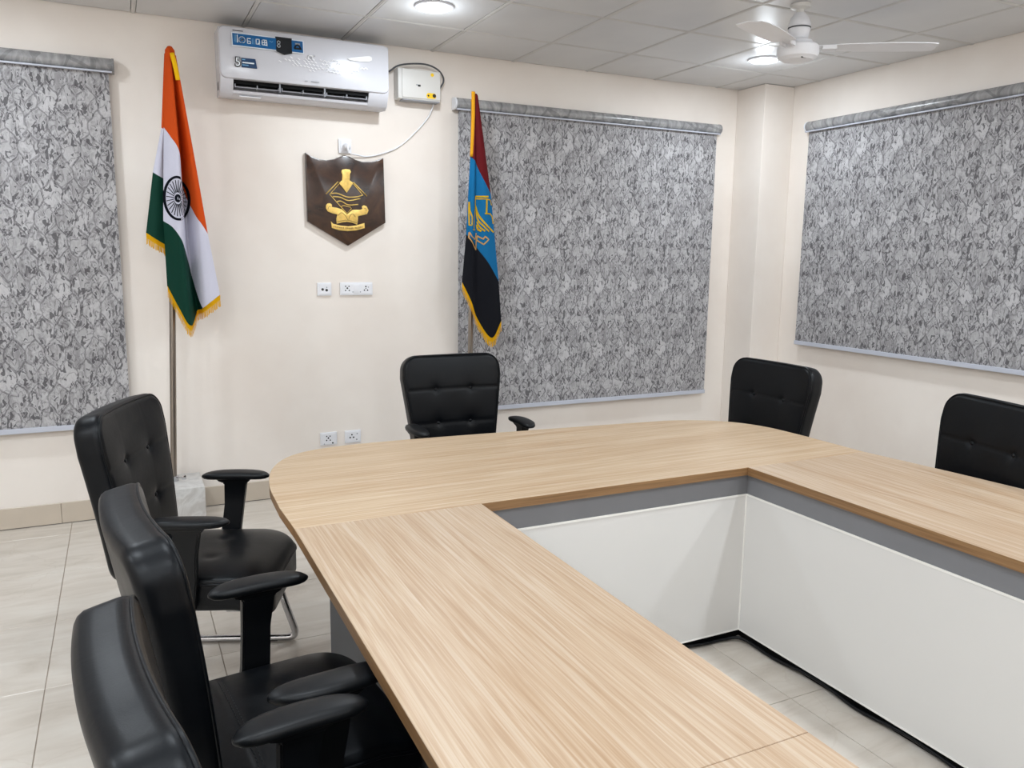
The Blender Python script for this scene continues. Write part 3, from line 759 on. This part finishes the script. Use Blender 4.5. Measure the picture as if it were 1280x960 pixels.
emb('motto_ribbon', M['emb_light'], [
    ([(2.058, 1.725), (2.074, 1.697), (2.104, 1.678), (2.114, 1.720)], .006, False, False), ([(2.058, 1.722), (2.056, 1.690), (2.111, 1.611), (2.115, 1.698)], .006, False, False),
    ([(2.119, 1.703), (2.156, 1.682), (2.167, 1.699), (2.191, 1.680), (2.159, 1.648), (2.119, 1.674)], .007, False, True)])

# ================================================================ SHIELD PLAQUE
pq = empty('shield_plaque', (1.34, Y1, 0)); tag(pq, 'dark walnut shield plaque with raised gold emblem on the back wall', 'plaque')
def PQ(name, bm, m, par=pq, **k): bm.transform(Matrix.Translation((-1.34, -Y1, 0))); return obj(name, bm, m, par, **k)
sh = [(1.085, 2.193), (1.123, 2.171), (1.164, 2.158), (1.213, 2.154), (1.264, 2.164), (1.306, 2.183), (1.334, 2.191), (1.362, 2.186), (1.4, 2.168), (1.443, 2.158), (1.504, 2.163), (1.548, 2.176), (1.584, 2.191), (1.592, 1.78), (1.342, 1.628), (1.087, 1.775)]
PQ('board', prism(BM(), sh, Y1 - .001, Y1 - .032, 'y', bev=.006), M['walnut'], smooth=True, auto=30)
em = empty('emblem', (0, 0, 0)); em.parent = pq
yA = Y1 - .032
def gp(pts, name, h=.008, m='gold', bev=.002): PQ(name, prism(BM(), pts, yA, yA - h, 'y', bev=bev), M[m], em, smooth=True, auto=30)
def stroke(pts, wd, h=.007, curve=True):
    bm = BM(); P = [(a, yA - h * .4, b) for a, b in pts]; P = smooth_path(P, 5) if curve else P; tube(bm, P, wd / 2, 8, ry=h * .8, up=(0, 1, 0)); return bm
gp([(1.304, 2.089), (1.31, 2.101), (1.334, 2.107), (1.359, 2.104), (1.367, 2.09), (1.36, 2.079), (1.358, 2.055), (1.356, 2.038), (1.381, 2.023), (1.336, 1.959), (1.288, 2.018), (1.308, 2.036), (1.31, 2.073), (1.306, 2.080)], 'crest', .010)
for i, (a, b) in enumerate((((1.205, 1.947), (1.283, 2.026)), ((1.382, 2.027), (1.468, 1.944)))): PQ('spear', stroke([a, b], .0075, curve=False), M['gold'], em, smooth=True)
PQ('frame_line', stroke([(1.289, 2.012), (1.228, 1.946), (1.336, 1.830), (1.365, 1.862), (1.360, 1.871), (1.312, 1.880), (1.299, 1.871)], .0055, curve=False), M['gold'], em, smooth=True)
PQ('frame_line', stroke([(1.381, 2.017), (1.442, 1.950), (1.416, 1.943)], .0055, curve=False), M['gold'], em, smooth=True)
for ln in ([(1.233, 1.952), (1.279, 1.953), (1.339, 1.934), (1.399, 1.937), (1.442, 1.95)], [(1.249, 1.933), (1.296, 1.93), (1.347, 1.912), (1.424, 1.927)], [(1.272, 1.902), (1.300, 1.906), (1.346, 1.885), (1.411, 1.890)]):
    PQ('wave_line', stroke(ln, .007), M['gold'], em, smooth=True)
gp([(1.201, 1.859), (1.203, 1.878), (1.213, 1.889), (1.229, 1.891), (1.241, 1.882), (1.240, 1.868), (1.269, 1.865), (1.303, 1.855), (1.336, 1.825), (1.371, 1.855), (1.423, 1.857), (1.437, 1.864), (1.433, 1.878), (1.446, 1.887), (1.465, 1.880), (1.477, 1.855), (1.466, 1.831), (1.431, 1.822), (1.407, 1.816), (1.405, 1.791), (1.400, 1.762), (1.372, 1.773), (1.335, 1.778), (1.300, 1.773), (1.268, 1.765), (1.266, 1.796), (1.273, 1.822), (1.243, 1.828), (1.213, 1.839)], 'base_scroll', .009)
for ln in ([(1.275, 1.815), (1.30, 1.835), (1.325, 1.815), (1.34, 1.79)], [(1.39, 1.81), (1.37, 1.83), (1.35, 1.81), (1.345, 1.79)], [(1.215, 1.855), (1.222, 1.872), (1.231, 1.868)], [(1.462, 1.85), (1.455, 1.868), (1.447, 1.864)], [(1.272, 1.778), (1.335, 1.789), (1.398, 1.775)]):
    bm = BM(); tube(bm, smooth_path([(a, yA - .009, b) for a, b in ln], 5), .0016, 6); PQ('engraved_line', bm, M['gold_dark'], em)
gp([(1.231, 1.780), (1.245, 1.764), (1.292, 1.754), (1.343, 1.750), (1.395, 1.758), (1.448, 1.774), (1.449, 1.742), (1.395, 1.726), (1.338, 1.720), (1.283, 1.724), (1.236, 1.738)], 'motto_scroll', .009)
bm = BM()
for k in range(22):
    if k in (8, 15): continue
    x = 1.25 + .18 * k / 21; u = (x - 1.34) / .11; z = 1.738 + .016 * u * u
    box(bm, x - .0022, x + .0018, yA - .0098, yA - .0088, z - random.uniform(.003, .006), z + random.uniform(.003, .006))
PQ('motto_lettering', bm, M['gold_dark'], em)

# ================================================================ SPLIT AC
ac = empty('air_conditioner', (1.08, Y1, 0)); tag(ac, 'white wall-mounted split air conditioner with blue stickers above the shield plaque', 'air conditioner')
AXL, AXR, AB, AT = .585, 1.568, 2.465, 2.835
def AC(name, bm, m, par=ac, **k): bm.transform(Matrix.Translation((-1.08, -Y1, 0))); return obj(name, bm, m, par, **k)
W = AXR - AXL
def ac_y(z):   # front surface of the cover
    t = (z - 2.55) / (AT - 2.55); return Y1 - .215 - .008 * math.sin(max(0, min(1, t)) * PI) + .01 * max(0, t) ** 3
bm = BM()
prof = [(Y1 - .001, AB + .01), (Y1 - .001, AT)] + [(Y1 - .17, AT), (Y1 - .195, AT - .006), (Y1 - .207, AT - .025), (Y1 - .205, AB + .10), (Y1 - .20, AB + .075), (Y1 - .165, AB + .018), (Y1 - .13, AB)]
# body with a real recess for the air outlet: left cheek, right cheek, back part
rec = [(Y1 - .001, AB + .01), (Y1 - .001, AT), (Y1 - .17, AT), (Y1 - .195, AT - .006), (Y1 - .207, AT - .025), (Y1 - .205, AB + .098), (Y1 - .13, AB + .098), (Y1 - .11, AB + .06), (Y1 - .13, AB + .04), (Y1 - .172, AB + .032), (Y1 - .165, AB + .018), (Y1 - .13, AB)]
VX0, VX1 = .655, 1.445
prism(bm, prof, AXL, VX0, 'x'); prism(bm, rec, VX0 + .0002, VX1 - .0002, 'x'); prism(bm, prof, VX1, AXR, 'x')
AC('body', bm, M['white'], smooth=True, auto=35)
# front cover: rounded rectangle, slightly convex
bm = BM(); pts = rrect(W + .004, AT - (AB + .09) + .004, .035, 6, (AXL + AXR) / 2, (AT + AB + .09) / 2)
ins = rrect(W + .004 - .02, AT - (AB + .09) + .004 - .02, .027, 6, (AXL + AXR) / 2, (AT + AB + .09) / 2)
R0 = [bm.verts.new((a, Y1 - .17, b)) for a, b in pts]; R1 = [bm.verts.new((a, ac_y(b) + .012, b)) for a, b in pts]; R2 = [bm.verts.new((a, ac_y(b) + .002, b)) for a, b in rrect(W - .004, AT - AB - .09 - .004, .032, 6, (AXL + AXR) / 2, (AT + AB + .09) / 2)]; R3 = [bm.verts.new((a, ac_y(b), b)) for a, b in ins]
for A, B in ((R0, R1), (R1, R2), (R2, R3)):
    for k in range(len(A)): bm.faces.new((A[k], A[(k + 1) % len(A)], B[(k + 1) % len(A)], B[k]))
n_ = len(ins); cxs = (AXL + AXR) / 2
# fill the face with horizontal strips: mirror pairs of the outline
zs = sorted({round(v.co.z, 5) for v in R3}, reverse=True)
bmesh.ops.contextual_create(bm, geom=[e for e in {e for v in R3 for e in v.link_edges} if all(q in R3 for q in e.verts)])
cover = AC('front_cover', bm, M['white'], smooth=True, auto=25)
AC('outlet_shade', box(BM(), VX0 + .001, VX1 - .001, Y1 - .182, Y1 - .112, AB + .067, AB + .097), M['void'])  # black fill puts the shade of the outlet recess into colour
bm = BM(); lo = []
for k in range(3):
    a = VX0 + .01 + k * .262; b = a + .245
    bm = BM()
    prism(bm, [(Y1 - .135, AB + .056), (Y1 - .186, AB + .047), (Y1 - .187, AB + .051), (Y1 - .137, AB + .060)], a, b, 'x')
    for x in (a, (a + b) / 2, b): box(bm, x - .0025, x + .0025, Y1 - .188, Y1 - .135, AB + .046, AB + .066, .001, 1)
    AC('louvre', bm, M['greyprint'], smooth=True, auto=30)
for k in range(2): AC('outlet_divider', box(BM(), VX0 + .256 + k * .262, VX0 + .263 + k * .262, Y1 - .195, Y1 - .125, AB + .04, AB + .097), M['greyprint'])
def decal(name, pts, m, lift=.0008, par=None):
    bm = BM(); vs = [(a, ac_y(b) - lift, b) for a, b in pts]; A = [bm.verts.new(v) for v in vs]; B = [bm.verts.new((v[0], v[1] + lift + .002, v[2])) for v in vs]
    bm.faces.new(A); bm.faces.new(B[::-1])
    for k in range(len(A)): bm.faces.new((A[k], A[(k + 1) % len(A)], B[(k + 1) % len(A)], B[k]))
    return AC(name, bm, m, par or cover)
def rect(x0, x1, z0, z1): return [(x0, z0), (x1, z0), (x1, z1), (x0, z1)]
decal('sticker_border', rect(.652, 1.054, 2.728, 2.803), M['print'], .0008)
decal('sticker', rect(.657, .897, 2.733, 2.798), M['blue'], .0014)
decal('sticker', rect(.985, 1.049, 2.733, 2.798), M['blue'], .0014)
decal('sticker', [(.895, 2.726), (.94, 2.710), (.985, 2.722), (.987, 2.808), (.893, 2.808)], M['ink'], .0018)
decal('sticker', [(.70, 2.617), (.785, 2.617), (.777, 2.668), (.70, 2.668)], M['dblue'], .0012)
def text_on(name, s_, x, z, size, m, par, y, wide=1.0, lift=0, bold=0.0):
    cu = bpy.data.curves.new(name, 'FONT'); cu.body = s_; cu.size = size; cu.extrude = .0004; cu.offset = bold; cu.resolution_u = 3
    tmp = bpy.data.objects.new(name, cu); COL.objects.link(tmp)
    dg = bpy.context.evaluated_depsgraph_get(); me = bpy.data.meshes.new_from_object(tmp.evaluated_get(dg))
    bpy.data.objects.remove(tmp); me.transform(Matrix.Diagonal((wide, 1, 1, 1))); me.transform(Matrix.Rotation(PI / 2, 4, 'X')); me.transform(Matrix.Translation((x, y, z)))
    me.transform(Matrix.Translation((-1.08, -Y1, 0)) if par in (cover, ac) else Matrix.Identity(4))
    me.materials.clear(); me.materials.append(m); o = bpy.data.objects.new(name, me); COL.objects.link(o); o.parent = par; return o
yz = ac_y(2.76) - .0022
def strokes2(name, m, lines, wd=.0045, z0=0):
    bm = BM()
    for ln in lines:
        for (a, b), (c, d) in zip(ln, ln[1:]):
            t = Vector((c - a, 0, d - b)); L = t.length; t.normalize(); nr = Vector((-t.z, 0, t.x)) * wd / 2; e = t * wd / 2
            p = Vector((a, yz, b)) - e; q = Vector((c, yz, d)) + e
            A = [bm.verts.new(v) for v in (p + nr, q + nr, q - nr, p - nr)]; B = [bm.verts.new(v.co + Vector((0, .001, 0))) for v in A]
            bm.faces.new(A); bm.faces.new(B[::-1])
            for k in range(4): bm.faces.new((A[k], A[(k + 1) % 4], B[(k + 1) % 4], B[k]))
    return tag(AC(name, bm, m, cover), kind='stuff' if len(lines) > 1 else None)
def circ(x, z, r, n=14): return [(x + r * math.cos(2 * PI * k / n), z + r * math.sin(2 * PI * k / n)) for k in range(n + 1)]
# the lettering as it reads on the banner: two uprights, a ringed dot, then squared glyphs
strokes2('lettering', M['print'], [
    [(.683, 2.787), (.683, 2.743), (.688, 2.739)], circ(.708, 2.765, .017), circ(.708, 2.765, .004, 8),
    [(.754, 2.777), (.737, 2.777), (.737, 2.750), (.754, 2.750), (.754, 2.763), (.737, 2.763)],
    [(.785, 2.779), (.803, 2.779), (.803, 2.752), (.785, 2.752), (.785, 2.779)], [(.797, 2.758), (.806, 2.748)],
    [(.843, 2.779), (.822, 2.779), (.818, 2.774), (.818, 2.752), (.840, 2.752)], [(.843, 2.779), (.845, 2.747)], [(.823, 2.765), (.84, 2.765)], [(.832, 2.773), (.832, 2.757)]])
strokes2('lettering', M['lblue'], [[(.668, 2.788), (.668, 2.752)], [(.675, 2.788), (.675, 2.745)], [(.764, 2.779), (.764, 2.750)], [(.772, 2.779), (.772, 2.750)], [(.86, 2.777), (.872, 2.772), (.878, 2.777)]], .0028)
strokes2('lettering', M['print'], [circ(.911, 2.776, .008, 8), circ(.911, 2.757, .008, 8), [(.905, 2.741), (.979, 2.741)]], .004)
bm = BM(); AC('tiny_print', box(BM(), .660, .716, ac_y(2.815) - .0012, ac_y(2.815) + .001, 2.8125, 2.816), M['dot'], cover)
strokes2('picture_print', M['dot'], [[(1.002, 2.745), (1.004, 2.765), (1.018, 2.775), (1.03, 2.765), (1.04, 2.745)], [(1.01, 2.748), (1.03, 2.752)], [(1.00, 2.755), (1.035, 2.756)]], .008)
strokes2('picture_print', M['greyprint'], [[(1.008, 2.780), (1.028, 2.780)]], .008)
o = text_on('numeral_backing', '5', .662, 2.619, .072, M['ink'], cover, ac_y(2.64) - .0012, .98, bold=.0035)
text_on('numeral', '5', .6645, 2.6215, .066, M['print'], cover, ac_y(2.64) - .0026, .95)
yz = ac_y(2.64) - .0018
strokes2('tiny_print', M['print'], [[(.708, 2.643), (.766, 2.643)]], .007)
strokes2('tiny_print', M['lblue'], [[(.706, 2.659), (.718, 2.659)], [(.706, 2.630), (.735, 2.630)]], .005)
yz = ac_y(2.70) - .0022
strokes2('arrow_mark', M['ornament'], [[(1.078, 2.703), (1.078, 2.722), (1.112, 2.722), (1.098, 2.712), (1.112, 2.700)]], .005)
random.seed(3)
dl = []
for i in range(26):
    for j in range(6):
        x = .905 + i * .0215 + (j % 2) * .010; z = 2.715 - j * .0145 - .0018 * 0 + .004 * math.sin(i * .7 + j)
        t = abs((x - 1.17) / .30); 
        if t > 1 or random.random() < .22 + .5 * max(0, t - .4) or abs(j - 2.5) > 3.1 * (1.15 - t): continue
        if z > 2.712 or z < 2.622: continue
        if x > 1.17: L = [(x - .010, z - .003), (x, z + .004), (x + .010, z - .003)]
        else: L = [(x - .005, z + .003), (x + .005, z - .003)]
        dl.append(L)
yz = ac_y(2.67) - .0022
tag(strokes2('facet_pattern', M['ornament'], dl, .0036), kind='stuff')
strokes2('tiny_print', M['greyprint'], [[(1.055, 2.577), (1.068, 2.577)], [(1.092, 2.578), (1.135, 2.577)]], .005)
bm = BM(); pr = [(1.31, 2.731), (1.35, 2.742), (1.40, 2.752), (1.445, 2.762), (1.462, 2.755), (1.462, 2.738), (1.44, 2.728), (1.38, 2.723), (1.33, 2.724)]
tag(decal('painted_highlight', pr, M['highlight'], .0012), 'pale drop-shaped highlight painted on the cover')  # bright spot on the glossy cover, painted as a pale decal
AC('side_vent', box(BM(), AXL - .0006, AXL + .001, Y1 - .10, Y1 - .05, AB + .04, AB + .085), M['dot'])
AC('drain_clip', box(BM(), .69, .81, Y1 - .158, Y1 - .10, AB + .002, AB + .007), M['white_matte'])

# ================================================================ STABILISER BOX, CABLES, SOCKETS
sb = empty('voltage_stabiliser', (1.81, Y1, 0)); tag(sb, 'small off-white stabiliser box with yellow stickers right of the air conditioner', 'electrical box')
def SB(name, bm, m, par=sb, **k): bm.transform(Matrix.Translation((-1.81, -Y1, 0))); return obj(name, bm, m, par, **k)
SB('case', box(BM(), 1.668, 1.955, Y1 - .09, Y1 - .001, 2.560, 2.745, .006), M['offwhite'], smooth=True, auto=40)
SB('face_plate', box(BM(), 1.693, 1.95, Y1 - .098, Y1 - .089, 2.568, 2.740, .004), M['offwhite'], smooth=True, auto=40)
f = SB('display', box(BM(), 1.797, 1.815, Y1 - .0995, Y1 - .0975, 2.640, 2.652), M['dot'])
SB('print_mark', box(BM(), 1.785, 1.797, Y1 - .099, Y1 - .0975, 2.646, 2.653), M['greyprint'])
def disc_on(name, x, z, r, m, y, par, T_, t=.0012, sq=1.0):
    bm = BM(); prism(bm, [(x + r * math.cos(2 * PI * k / 20), z + sq * r * math.sin(2 * PI * k / 20)) for k in range(20)], y, y - t, 'y'); return T_(name, bm, m, par)
disc_on('sticker', 1.895, 2.720, .011, M['yellow'], Y1 - .0975, sb, SB, .002)
SB('sticker', prism(BM(), rrect(.066, .034, .015, 5, 1.888, 2.590), Y1 - .0975, Y1 - .0995, 'y'), M['yellow'])
disc_on('sticker_mark', 1.868, 2.590, .006, M['dot'], Y1 - .0995, sb, SB, .0006); disc_on('sticker_mark', 1.908, 2.592, .012, M['ink'], Y1 - .0995, sb, SB, .0008)
SB('vent_lip', box(BM(), 1.70, 1.95, Y1 - .085, Y1 - .015, 2.553, 2.5605, .002), M['greyprint'])
bm = BM(); tube(bm, smooth_path([(1.569, 5.14, 2.70), (1.62, 5.13, 2.722), (1.672, 5.12, 2.758), (1.752, 5.115, 2.778), (1.86, 5.115, 2.786), (1.94, 5.12, 2.765), (1.982, 5.13, 2.728), (1.99, 5.14, 2.695), (1.972, 5.145, 2.662), (1.963, 5.145, 2.650)], 6), .0055, 8)
tag(obj('power_cable', bm, M['dark_grey'], smooth=True), 'dark grey cable looping from the air conditioner over the stabiliser box', 'cable')
bm = BM(); tube(bm, smooth_path([(1.930, 5.165, 2.556), (1.92, 5.17, 2.52), (1.893, 5.178, 2.465), (1.809, 5.18, 2.37), (1.699, 5.18, 2.274), (1.591, 5.18, 2.223), (1.484, 5.18, 2.195), (1.406, 5.165, 2.200), (1.365, 5.145, 2.203), (1.342, 5.140, 2.212)], 6), .0045, 8)
tag(obj('plug_cord', bm, M['white_matte'], smooth=True), 'thin white cord curving from the stabiliser box down to the plug above the plaque', 'cord')
def plate(label, x0, x1, z0, z1, extra, grp='white switch and socket plates'):
    cx = (x0 + x1) / 2; root = empty('socket_plate', (cx, Y1, 0)); tag(root, label, 'socket', grp)
    T_ = lambda name, bm, m, par=root, **k: (bm.transform(Matrix.Translation((-cx, -Y1, 0))), obj(name, bm, m, par, **k))[1]
    T_('plate', box(BM(), x0, x1, Y1 - .012, Y1 - .0005, z0, z1, .0035), M['white_matte'], smooth=True, auto=40)
    T_('inner_frame', box(BM(), x0 + .01, x1 - .01, Y1 - .0138, Y1 - .011, z0 + .009, z1 - .009, .001, 1), M['white_matte'])
    for kind, x, z, r in extra:
        if kind == 'hole': disc_on('pin_hole', x, z, r, M['dot'], Y1 - .0136, root, T_, .0009)
        elif kind == 'mark': disc_on('printed_mark', x, z, r, M['greyprint'], Y1 - .0136, root, T_, .0007)
        elif kind == 'rocker': T_('switch_rocker', box(BM(), x - .018, x + .018, Y1 - .0165, Y1 - .0130, z - .027, z + .027, .0015), M['white_matte'], smooth=True, auto=40)
        elif kind == 'plug':
            bm = BM(); lathe(bm, [(0, .048), (.012, .046), (.021, .036), (.024, .0), (0, 0)], 20); bm.transform(Matrix.Rotation(PI / 2, 4, 'X')); bm.transform(Matrix.Translation((x, Y1 - .012, z))); T_('plug', bm, M['white_matte'], smooth=True, auto=50)
            T_('plug_grip', box(BM(), x - .006, x + .006, Y1 - .066, Y1 - .050, z - .028, z + .014, .004), M['white_matte'], smooth=True, auto=40)
def five(x, z, k=1.0): return [('hole', x - .011 * k, z + .014, .0042), ('hole', x + .011 * k, z + .014, .0042), ('hole', x, z + .002, .0055), ('hole', x - .012 * k, z - .013, .0045), ('hole', x + .012 * k, z - .013, .0045)]
plate('single white socket with a round plug in it, just above the shield plaque', 1.298, 1.380, 2.205, 2.294, [('plug', 1.345, 2.243, 0)])
plate('small square white plate with two round black ports, upper row below the plaque', 1.140, 1.231, 1.309, 1.392, [('hole', 1.173, 1.349, .0085), ('hole', 1.199, 1.344, .0085), ('mark', 1.200, 1.362, .004)])
plate('wide white double socket plate with a centre switch, upper row below the plaque', 1.287, 1.503, 1.310, 1.393, five(1.334, 1.354) + [('hole', 1.457, 1.366, .005), ('hole', 1.457, 1.354, .0035), ('hole', 1.447, 1.342, .0048), ('hole', 1.468, 1.342, .0048), ('mark', 1.474, 1.362, .0038), ('rocker', 1.394, 1.353, 0), ('mark', 1.370, 1.331, .004), ('mark', 1.420, 1.331, .004)])
plate('left socket of the lower pair near the table edge, five dark pin holes', 1.133, 1.244, .322, .409, five(1.186, .369) + [('hole', 1.214, .336, .0055), ('mark', 1.158, .332, .004)])
plate('right socket of the lower pair near the table edge, three dark pin holes', 1.297, 1.406, .323, .409, [('hole', 1.344, .380, .0052), ('hole', 1.332, .361, .0055), ('hole', 1.355, .361, .0055), ('mark', 1.380, .385, .0045), ('mark', 1.376, .345, .0055)])

# ================================================================ DOWNLIGHTS
def downlight(x, y, lab):
    root = empty('downlight', (x, y, H)); tag(root, lab, 'ceiling light', 'round LED downlights')
    bm = BM(); lathe(bm, [(.088, -.001), (.106, -.001), (.108, -.004), (.104, -.010), (.090, -.013), (.088, -.010)], 40); obj('trim_ring', bm, M['white'], root, True, auto=40)
    bm = BM(); lathe(bm, [(0, -.0095), (.087, -.0095), (.087, -.002), (0, -.002)], 40); obj('diffuser', bm, M['led'], root)
    l = bpy.data.lights.new('downlight_lamp', 'AREA'); l.shape = 'DISK'; l.size = .17; l.energy = LAMP_W * .84; l.color = LAMP_COL; l.spread = PI
    lo = bpy.data.objects.new('downlight_lamp', l); COL.objects.link(lo); lo.parent = root; lo.location = (0, 0, -.016)
    l = bpy.data.lights.new('added_side_glow', 'POINT'); l.shadow_soft_size = .06; l.energy = LAMP_W * .16; l.color = LAMP_COL  # added point light below the fixture, brightens the upper walls
    lo = bpy.data.objects.new('added_side_glow', l); COL.objects.link(lo); lo.parent = root; lo.location = (0, 0, -.12)
downlight(1.603, 4.272, 'round glowing LED downlight above the air conditioner')
downlight(3.957, 4.317, 'round glowing LED downlight beside the ceiling fan')
downlight(-.78, 4.27, 'round LED downlight outside the photo, left of the one above the air conditioner')
for y, row in ((1.9, 'first'), (.1, 'second'), (-1.7, 'third')):  # added ceiling lights out of view, they even out the light on the walls
    for x, c in ((-1.94, 'by the left wall'), (-.76, 'behind the left chairs'), (.42, 'over the left table arm'), (2.78, 'over the right table arm'), (3.96, 'by the right wall')):
        downlight(x, y, 'added unseen fill downlight, %s row, %s' % (row, c))

# ================================================================ CEILING FAN
fn = empty('ceiling_fan', (3.28, 3.33, 0)); tag(fn, 'white three-blade ceiling fan on a short rod at the upper right', 'ceiling fan')
bm = BM(); lathe(bm, [(.0, 2.888), (.05, 2.888), (.05, 2.87), (.02, 2.862), (.02, 2.80), (0, 2.80)], 28); lathe(bm, [(0.0, 2.835), (.032, 2.834), (.03, 2.80), (0, 2.80)], 20)
obj('rod', bm, M['offwhite'], fn, True, auto=40)
bm = BM(); lathe(bm, [(0, 2.845), (0.0246, 2.845), (0.0451, 2.82), (0.05576, 2.79), (0.0574, 2.775), (0.05412, 2.772), (0.05412, 2.768), (0.05658, 2.765), (0.05084, 2.735), (0.0451, 2.715), (0.041, 2.70), (0, 2.70)], 32); obj('canopy', bm, M['white_matte'], fn, True, auto=30)
bm = BM(); lathe(bm, [(0.05494, 2.7725), (0.05781, 2.7725), (0.05781, 2.767), (0.05494, 2.767)], 32); obj('dark_gap', bm, M['dark_grey'], fn)
bm = BM(); lathe(bm, [(0, 2.715), (0.0492, 2.714), (0.0697, 2.705), (0.0738, 2.690), (0.09676, 2.685), (0.105, 2.675), (0.1066, 2.640), (0.1, 2.622), (0.0779, 2.612), (0.07544, 2.609), (0.0328, 2.604), (0, 2.603)], 40); obj('motor', bm, M['white_matte'], fn, True, auto=30)
bm = BM(); box(bm, -.04, -.01, -.070, -.062, 2.608, 2.6145); obj('motor_slot', bm, M['dot'], fn)
for ang in (206, 322):
    R = Matrix.Rotation(math.radians(ang), 4, 'Z'); bm = BM()
    secs = [(.19, .055, .004), (.22, .062, .003), (.30, .070, .0), (.40, .075, -.002), (.52, .078, -.006), (.62, .074, -.010), (.665, .062, -.012), (.672, .03, -.012)]
    rg = []
    for r, hw, dz in secs:
        tw = -.003
        rg.append([bm.verts.new(p) for p in ((r, -hw, 2.665 + dz - tw * hw / .07), (r, 0, 2.671 + dz), (r, hw, 2.665 + dz + tw * hw / .07), (r, hw, 2.662 + dz + tw * hw / .07), (r, 0, 2.667 + dz), (r, -hw, 2.661 + dz - tw * hw / .07))])
    for A, B in zip(rg, rg[1:]):
        for k in range(6): bm.faces.new((A[k], A[(k + 1) % 6], B[(k + 1) % 6], B[k]))
    bm.faces.new(rg[0]); bm.faces.new(rg[-1]); bm.transform(R); bl = obj('blade', bm, M['white_matte'], fn, True, auto=40)
    bm = BM(); box(bm, .10, .25, -.022, .022, 2.672, 2.679, .003); box(bm, .12, .19, -.030, -.020, 2.655, 2.676, .002); box(bm, .12, .19, .020, .030, 2.655, 2.676, .002)
    for x in (.21, .235):
        for y in (-.012, .012): lathe(bm, [(0, .004), (.004, .003), (.005, 0)], 8, (x, y, 2.679))
    bm.transform(R); obj('blade_bracket', bm, M['white_matte'], bl, True, auto=40)
